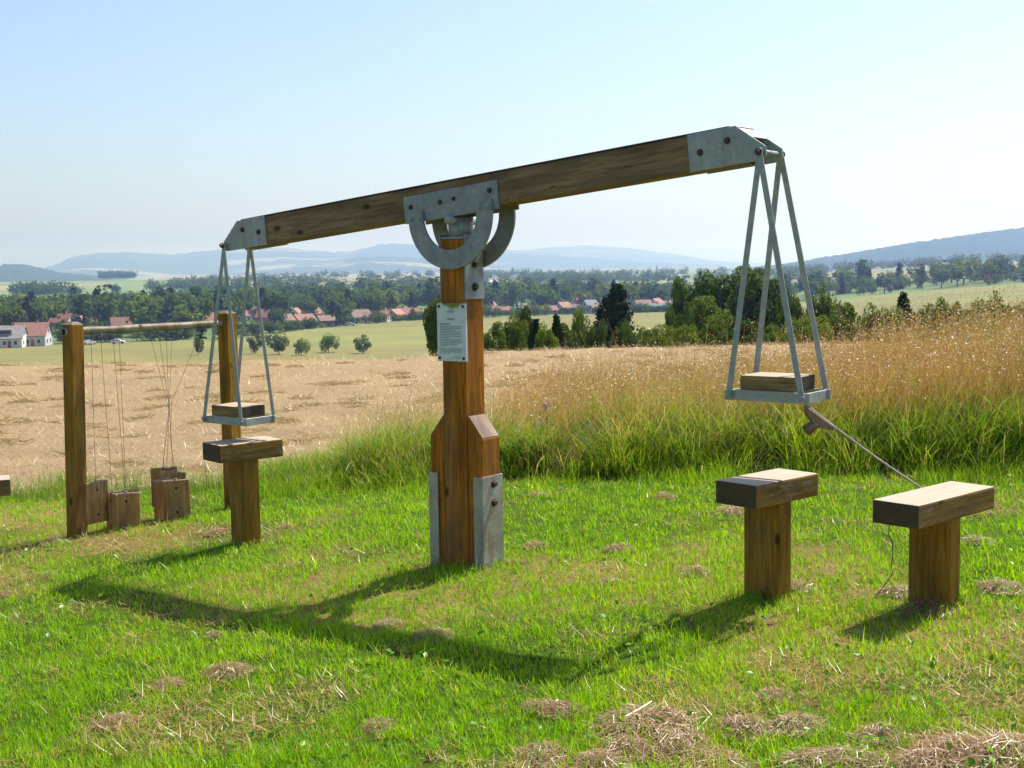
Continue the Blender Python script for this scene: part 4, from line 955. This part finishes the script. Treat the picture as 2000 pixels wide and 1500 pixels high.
u, y = scatter(n, 0, 0, 3.4, 9.5, 1.2); x = u * (0.46 * y + 0.6); k = (y < yedge(x)) & (fbm(x * 2.2 + 80, y * 2.2) > 0.5); x, y = x[k], y[k]; m = len(x)
lv, lq = leaf_cloud(np.stack([x, y, T(x, y) + rng.uniform(0.02, 0.055, m)], 1), np.tile([0.0, 0.0, 1.0], (m, 1)), 0.013, 0.75, 0.45)
o = obj('clover_leaves', np_mesh('clover_leaves', lv, lq, np.repeat(pal(rng.random(m), (0.06, 0.20, 0.006), (0.16, 0.33, 0.015)), 4, 0), False), M_GRASS); tag(o, 'small broad clover leaves in the lawn', 'clover', None, 'stuff')
# dry cuttings lying in the lawn
n = 120000
u, y = scatter(n, 0, 0, 3.4, 10.5, 1.0); x = u * (0.46 * y + 0.9); k = y < yedge(x); x, y = x[k], y[k]
dry = sstep(0.52, 0.72, fbm(x * 1.1 + 5, y * 1.1) * 0.6 + 0.40 * fbm(x * 4, y * 4) + 0.14 * sstep(5.2, 4.2, y) * sstep(-0.1, 0.9, x) + 0.06 * sstep(0.8, 2.2, x))
k = rng.random(len(x)) < dry * 0.9 + 0.06 * sstep(0.45, 0.65, fbm(x * 6 + 3, y * 6)) + 0.03; x, y, dry = x[k], y[k], dry[k]; m = len(x)
root = np.stack([x, y, T(x, y) + rng.uniform(0.0, 0.028, m)], 1)
blades('dry_cuttings', root, rng.uniform(0.03, 0.11, m), rng.uniform(0.0015, 0.0032, m) * (0.8 + 0.06 * y), rng.uniform(0, 6.283, m), rng.uniform(1.1, 1.6, m), rng.normal(0, 0.5, m), pal(rng.random(m), (0.26, 0.165, 0.06), (0.46, 0.31, 0.13)), M_STRAW, 2, None, 'brown dry grass cuttings scattered through the lawn', 'cuttings')
# tall green grass on the bank
def band(n, x0, x1, d0, d1):
    x = rng.uniform(x0, x1, n); d = rng.uniform(d0, d1, n); return x, yedge(x) + d
nt_ = 560; tx, ty = band(nt_, -2.1, 5.3, 0.05, 1.7); td = ty - yedge(tx)
th_ = rng.uniform(0.14, 0.54, nt_) * (0.55 + 0.9 * fbm(tx * 0.8 + 31, ty * 0.8)) * (0.55 + 0.45 * sstep(-2.1, -0.8, tx)) * (0.7 + 0.3 * sstep(0.0, 0.5, td))
tg_ = rng.random(nt_); tdry = rng.random(nt_) < 0.05 + 0.35 * sstep(0.7, 1.5, td); taz = rng.normal(-1.1, 1.1, nt_); trad = rng.uniform(0.05, 0.14, nt_)
ti = rng.choice(nt_, 92000, p=(trad ** 1.3) / (trad ** 1.3).sum()); m = len(ti)
ox, oy = rng.normal(0, 1, m) * trad[ti], rng.normal(0, 1, m) * trad[ti]
x, y = tx[ti] + ox, ty[ti] + oy; dn = y - yedge(x)
out = np.arctan2(oy, ox); az = np.where(rng.random(m) < 0.55, out + rng.normal(0, 0.5, m), taz[ti] + rng.normal(0, 0.5, m))
ln = th_[ti] * rng.uniform(0.45, 1.12, m)
cw = np.clip(tg_[ti] * 0.75 + rng.random(m) * 0.5 - 0.12, 0, 1); col = pal(cw, (0.045, 0.145, 0.006), (0.25, 0.36, 0.022))
str_ = rng.random(m) < np.where(tdry[ti], 0.75, 0.09); col = np.where(str_[:, None], pal(rng.random(m), (0.32, 0.21, 0.08), (0.52, 0.41, 0.22)), col)
k = dn > 0.0; x, y, ln, az, col = x[k], y[k], ln[k], az[k], col[k]; m = len(x)
blades('tall_bank_grass', np.stack([x, y, T(x, y) - 0.02], 1), ln, rng.uniform(0.003, 0.0085, m), az, rng.uniform(0.03, 0.6, m), rng.uniform(0.4, 2.2, m), col, M_GRASS, 3, None, 'lush tall green grass leaning over the dark bank', 'grass')
# longer lawn grass growing into the foot of the bank
x, y = band(15000, -2.2, 5.0, -0.35, 0.22); m = len(x); k = rng.random(m) < sstep(0.35, 0.6, fbm(x * 3 + 2, y * 3)) * 0.9; x, y = x[k], y[k]; m = len(x)
blades('bank_foot_grass', np.stack([x, y, T(x, y) - 0.01], 1), rng.uniform(0.05, 0.17, m), rng.uniform(0.003, 0.006, m), rng.uniform(0, 6.283, m), rng.uniform(0.05, 0.5, m), rng.uniform(0.2, 1.2, m), pal(rng.random(m), (0.10, 0.24, 0.006), (0.28, 0.40, 0.02)), M_GRASS, 3, None, 'uneven longer grass along the foot of the bank', 'grass')
# arching straw-coloured stems lying across it
x, y = band(8500, -1.6, 5.0, 0.25, 2.4); m = len(x)
blades('bent_straw_stems', np.stack([x, y, T(x, y)], 1), rng.uniform(0.3, 0.78, m), rng.uniform(0.002, 0.0042, m), rng.normal(-0.4, 0.9, m), rng.uniform(0.1, 0.9, m), rng.uniform(0.4, 1.7, m), pal(rng.random(m), (0.36, 0.26, 0.11), (0.60, 0.50, 0.32)), M_STRAW, 5, None, 'pale bent straw stems lying over the bank grass', 'straw')
# fringe between lawn and hay on the left
x, y = band(16000, -6.5, -1.6, -0.25, 0.75); m = len(x); k = fbm(x * 2.3, y * 2.3 + 4) + rng.normal(0, 0.08, m) > 0.50; x, y = x[k], y[k]; m = len(x)
blades('fringe_grass', np.stack([x, y, T(x, y) - 0.01], 1), rng.uniform(0.08, 0.30, m), rng.uniform(0.003, 0.006, m), rng.uniform(0, 6.283, m), rng.uniform(0.05, 0.5, m), rng.uniform(0.2, 1.2, m), pal(rng.random(m), (0.09, 0.19, 0.02), (0.21, 0.29, 0.05)), M_GRASS, 3, None, 'tufts of green grass between lawn and hay field', 'grass')
# dry standing grass, thickening to the right
x = rng.uniform(-1.6, 6.2, 56000); y = yedge(x) + 0.65 + rng.uniform(0, 1, len(x)) ** 1.3 * 4.2
dens = 0.04 + 0.60 * sstep(-0.35, 0.35, x) + 0.30 * sstep(0.6, 2.4, x - 0.1 * (y - 10)) + 0.27 * sstep(2.0, 4.0, x)
k = rng.random(len(x)) < dens * (0.45 + 0.9 * fbm(x * 1.4 + 20, y * 1.4)); x, y = x[k], y[k]; m = len(x)
hgt = (0.50 + 0.10 * sstep(-0.2, 0.8, x) + 0.23 * sstep(2.3, 4.2, x)) * rng.uniform(0.55, 1.12, m) * (0.75 + 0.5 * fbm(x * 1.3, y * 1.3 + 70)); plume = rng.random(m) < 0.03; hgt = np.where(plume, hgt * rng.uniform(1.25, 1.7, m), hgt)
lean = rng.uniform(0.02, 0.35, m) + (rng.random(m) < 0.12) * rng.uniform(0.2, 0.7, m); curl = rng.uniform(0.0, 0.7, m); az = rng.normal(-0.6, 1.3, m)
cg = rng.random(m) < 0.12 + 0.5 * sstep(0.5, 0.65, fbm(x * 1.8 + 9, y * 1.8))
col = np.where(cg[:, None], pal(rng.random(m), (0.15, 0.22, 0.035), (0.26, 0.29, 0.06)), pal(rng.random(m), (0.36, 0.18, 0.065), (0.54, 0.37, 0.18)))
root = np.stack([x, y, T(x, y) - 0.02], 1)
blades('dry_grass_stalks', root, hgt, rng.uniform(0.003, 0.0065, m), az, lean, curl, col, M_STRAW, 3, None, 'dense dry golden grass stalks standing behind the green bank', 'grass')
# their seed heads: many small flecks near each tip
hd_ = rng.random(m) < 0.5; ri = np.nonzero(hd_)[0]; per = 5
seg = 3; pp = root[ri].copy(); an = lean[ri].copy()
for k in range(seg):
    dirv = np.stack([np.cos(az[ri]) * np.sin(an), np.sin(az[ri]) * np.sin(an), np.cos(an)], 1); pp = pp + dirv * (hgt[ri] / seg)[:, None]; an = an + curl[ri] / seg
hl_ = rng.uniform(0.07, 0.17, len(ri))
cent = (pp[:, None, :] - dirv[:, None, :] * (hl_[:, None] * rng.uniform(-0.25, 1.0, (len(ri), per)))[:, :, None] + rng.normal(0, 0.013, (len(ri), per, 3))).reshape(-1, 3)
vv, qq = leaf_cloud(cent, np.tile([0.0, -0.4, 0.6], (len(cent), 1)), 0.0100, 0.34, 1.0)
hc = np.repeat(np.repeat(pal(rng.random(len(ri)), (0.32, 0.17, 0.075), (0.54, 0.38, 0.21)), per, 0), 4, 0)
o = obj('seed_heads', np_mesh('seed_heads', vv, qq, hc, False), M_STRAW); tag(o, 'feathery reddish seed heads on top of the dry grass', 'seed heads', None, 'stuff')
# hay lying on the mown field
n = 135000
u, y = scatter(n, 0, 0, 9.8, 44, 1.3); x = u * (0.5 * y + 2); k = (y > yedge(x) + np.where(x < -1.4, 0.15, 0.9)) & (y < 41.5 + np.where(x < -6, (x + 6) * 0.2, 0)); x, y = x[k], y[k]; m = len(x)
wr = fbm(x * 0.8, y * 1.1)
root = np.stack([x, y, T(x, y) + rng.uniform(0, 0.03, m) + 0.07 * sstep(0.5, 0.75, wr) * rng.random(m)], 1)
blades('hay', root, rng.uniform(0.06, 0.22, m) * (0.8 + 0.012 * y), rng.uniform(0.002, 0.0042, m) * (0.6 + 0.06 * y), rng.uniform(0, 6.283, m), rng.uniform(1.0, 1.65, m), rng.normal(0, 0.6, m), pal(np.clip(rng.random(m) * 0.8 + 0.4 * (wr - 0.3), 0, 1), (0.25, 0.168, 0.09), (0.48, 0.365, 0.23)), M_STRAW, 2, None, 'pale loose hay spread over the mown field', 'hay')
n = 60; V_, Q_, C_ = [], [], []; off = 0
for k in range(300):
    yy = 11 * (38 / 11) ** rng.random(); xx = rng.uniform(-1, 1) * (0.48 * yy + 1)
    if yy < float(yedge(xx)) + (0.5 if xx < -1.4 else 2.0) or yy > 40 + min(0, (xx + 6) * 0.2): continue
    a = rng.uniform(0, 6.283, n); r = np.sqrt(rng.random(n)); sx, sy, sz = rng.uniform(0.15, 0.45), rng.uniform(0.12, 0.45), rng.uniform(0.02, 0.07)
    cx_ = xx + np.cos(a) * r * sx; cy_ = yy + np.sin(a) * r * sy; c = np.stack([cx_, cy_, T(cx_, cy_) + (1 - r ** 1.5) * sz * rng.uniform(0.3, 1, n)], 1)
    az_ = rng.uniform(0, 6.283, n); d_ = np.stack([np.cos(az_), np.sin(az_), rng.normal(0, 0.3, n)], 1) * rng.uniform(0.05, 0.14, n)[:, None]; w_ = np.stack([-np.sin(az_) * 0.3, np.zeros(n), np.full(n, 0.7)], 1) * (0.0015 + 0.0002 * yy)
    V_.append(np.stack([c - d_ - w_, c + d_ - w_, c + d_ + w_, c - d_ + w_], 1).reshape(-1, 3)); Q_.append(np.arange(4 * n).reshape(n, 4) + off); off += 4 * n
    C_.append(np.repeat(pal(rng.random(n), (0.31, 0.22, 0.125), (0.50, 0.38, 0.235)), 4, 0))
o = obj('hay_swaths', np_mesh('hay_swaths', np.concatenate(V_), np.concatenate(Q_), np.concatenate(C_), False), M_STRAW); tag(o, 'darker tangled swaths of hay on the mown field', 'hay', None, 'stuff')
# clumps of old hay on the lawn
def clump_mesh(seed, nst=620):
    g = np.random.default_rng(seed); a = g.uniform(0, 6.283, nst); r = np.sqrt(g.random(nst)); h = (1 - r ** 1.6) * g.uniform(0.1, 1.0, nst) ** 0.5
    c = np.stack([np.cos(a) * r, np.sin(a) * r, h * 0.55], 1); az = g.uniform(0, 6.283, nst); V = []; n_ = nst
    d = np.stack([np.cos(az), np.sin(az), g.normal(0, 0.25, nst)], 1); sd_ = np.stack([-np.sin(az), np.cos(az), g.normal(0, 0.5, nst)], 1)
    Lh = g.uniform(0.12, 0.38, nst)[:, None]; w = g.uniform(0.004, 0.010, nst)[:, None]; bend = np.array([0, 0, -1.0]) * g.uniform(0.0, 0.22, nst)[:, None] + sd_ * g.normal(0, 0.1, nst)[:, None]
    rows = [c - d * Lh + bend - sd_ * w, c - d * Lh + bend + sd_ * w, c - sd_ * w, c + sd_ * w, c + d * Lh + bend - sd_ * w, c + d * Lh + bend + sd_ * w]
    v = np.stack(rows, 1).reshape(-1, 3); v[:, 2] = np.maximum(v[:, 2], -0.05); b = np.arange(nst)[:, None] * 6
    q = np.concatenate([b + [[0, 1, 3, 2]], b + [[2, 3, 5, 4]]]); cc = pal(g.random(nst), (0.20, 0.115, 0.055), (0.42, 0.265, 0.145))
    me = np_mesh('hay_clump', v, q, np.repeat(cc, 6, 0), False); me.materials.append(M_STRAW); return me
CM = [clump_mesh(s_) for s_ in (1, 2, 3, 4)]
BIG = [(1270, 1425, 0.20, 'largest pile of dry brown hay lying on the lawn'), (1552, 1150, 0.12, 'hay clump pushed against the foot of the stool under the raised seat'), (1330, 1462, 0.15, None), (1090, 1390, 0.13, None), (1230, 1470, 0.12, None), (1455, 1430, 0.13, None), (1985, 1475, 0.16, None), (1640, 1500, 0.17, None), (1515, 1362, 0.075, None), (1060, 1480, 0.11, None),
       (848, 1245, 0.10, None), (765, 1222, 0.07, None), (445, 1315, 0.12, None), (328, 1338, 0.08, None), (420, 1245, 0.07, None), (425, 1042, 0.10, 'hay clump at the foot of the stool under the lowered seat'), (105, 1062, 0.09, 'hay clump beside the squared post of the board frame'), (1765, 1160, 0.11, None), (1810, 1195, 0.14, 'hay heaped round the foot of the long topped stool'), (1432, 1003, 0.13, None), (1298, 972, 0.08, None), (1045, 1068, 0.09, None), (1210, 1075, 0.10, None), (1190, 1138, 0.08, None), (1360, 1120, 0.10, None),
       (740, 1420, 0.08, None), (230, 1415, 0.09, None), (820, 1050, 0.06, None), (1560, 1420, 0.12, None), (1880, 1470, 0.13, None), (1170, 1500, 0.13, None), (1050, 968, 0.07, None), (1400, 1495, 0.14, None), (1830, 1500, 0.14, None), (1725, 1440, 0.09, None), (10, 1165, 0.07, None), (560, 1030, 0.06, None), (1905, 1060, 0.10, None), (1960, 1150, 0.12, None), (1010, 1100, 0.06, None)]
for k, (px, py, r, lab) in enumerate(BIG):
    q = G(px, py); o = bpy.data.objects.new('hay_clump', CM[k % 4]); o.location = (q.x, q.y, q.z + 0.008); o.rotation_euler = (0, 0, rng.uniform(0, 6.28)); o.scale = (r * rng.uniform(0.75, 1.15), r * rng.uniform(0.6, 1.0), r * rng.uniform(0.45, 0.75)); COL.objects.link(o)
    tag(o, lab or 'small loose clump of dry brown hay lying in the lawn', 'hay clump', 'clumps of dry hay on the lawn')
# thistles
for k, (px, py, yy) in enumerate([(1065, 792, 10.0), (1060, 828, 9.9), (1017, 859, 9.7)]):
    q = P(px, py, yy); zg = Tz(q.x, q.y); t = thing('thistle', (q.x, q.y, zg), 'pink thistle flower on a thin stem in the tall bank grass', 'flower', 'thistles in the bank grass')
    tube('stem', [(q.x + 0.05, q.y + 0.02, zg), (q.x + 0.02, q.y, (zg + q.z) / 2), tuple(q)], [0.004, 0.0035, 0.003], M_LEAFL, t, 6)
    fv, fq = leaf_cloud(rng.normal(size=(70, 3)) * [0.012, 0.012, 0.009], rng.normal(size=(70, 3)), 0.011, 0.35, 0.4); me = np_mesh('flower_head', fv, fq, None, False)
    obj('flower_head', me, M_PINK, t, Matrix.Translation(q))

# ------------------------------------------------------------------ haze
hz = bpy.data.objects.new('haze', box_mesh('haze', 34000, 19000, 300, 0)); hz.location = (0, 15600 - 8600, 122 - 0.0); 
hz.data.transform(Matrix.Identity(4)); COL.objects.link(hz); hz['kind'] = 'stuff'; hz['label'] = 'pale blue summer haze filling the valley air'
hz.display_type = 'WIRE'
m, t = nodes('valley_haze'); pv = N(t, 'ShaderNodeVolumePrincipled'); o = N(t, 'ShaderNodeOutputMaterial')
pv.inputs['Color'].default_value = (0.37, 0.52, 1.0, 1); pv.inputs['Absorption Color'].default_value = (1, 1, 1, 1); pv.inputs['Density'].default_value = 0.00023; pv.inputs['Anisotropy'].default_value = 0.7
L(t, pv.outputs[0], o.inputs['Volume']); hz.data.materials.append(m)
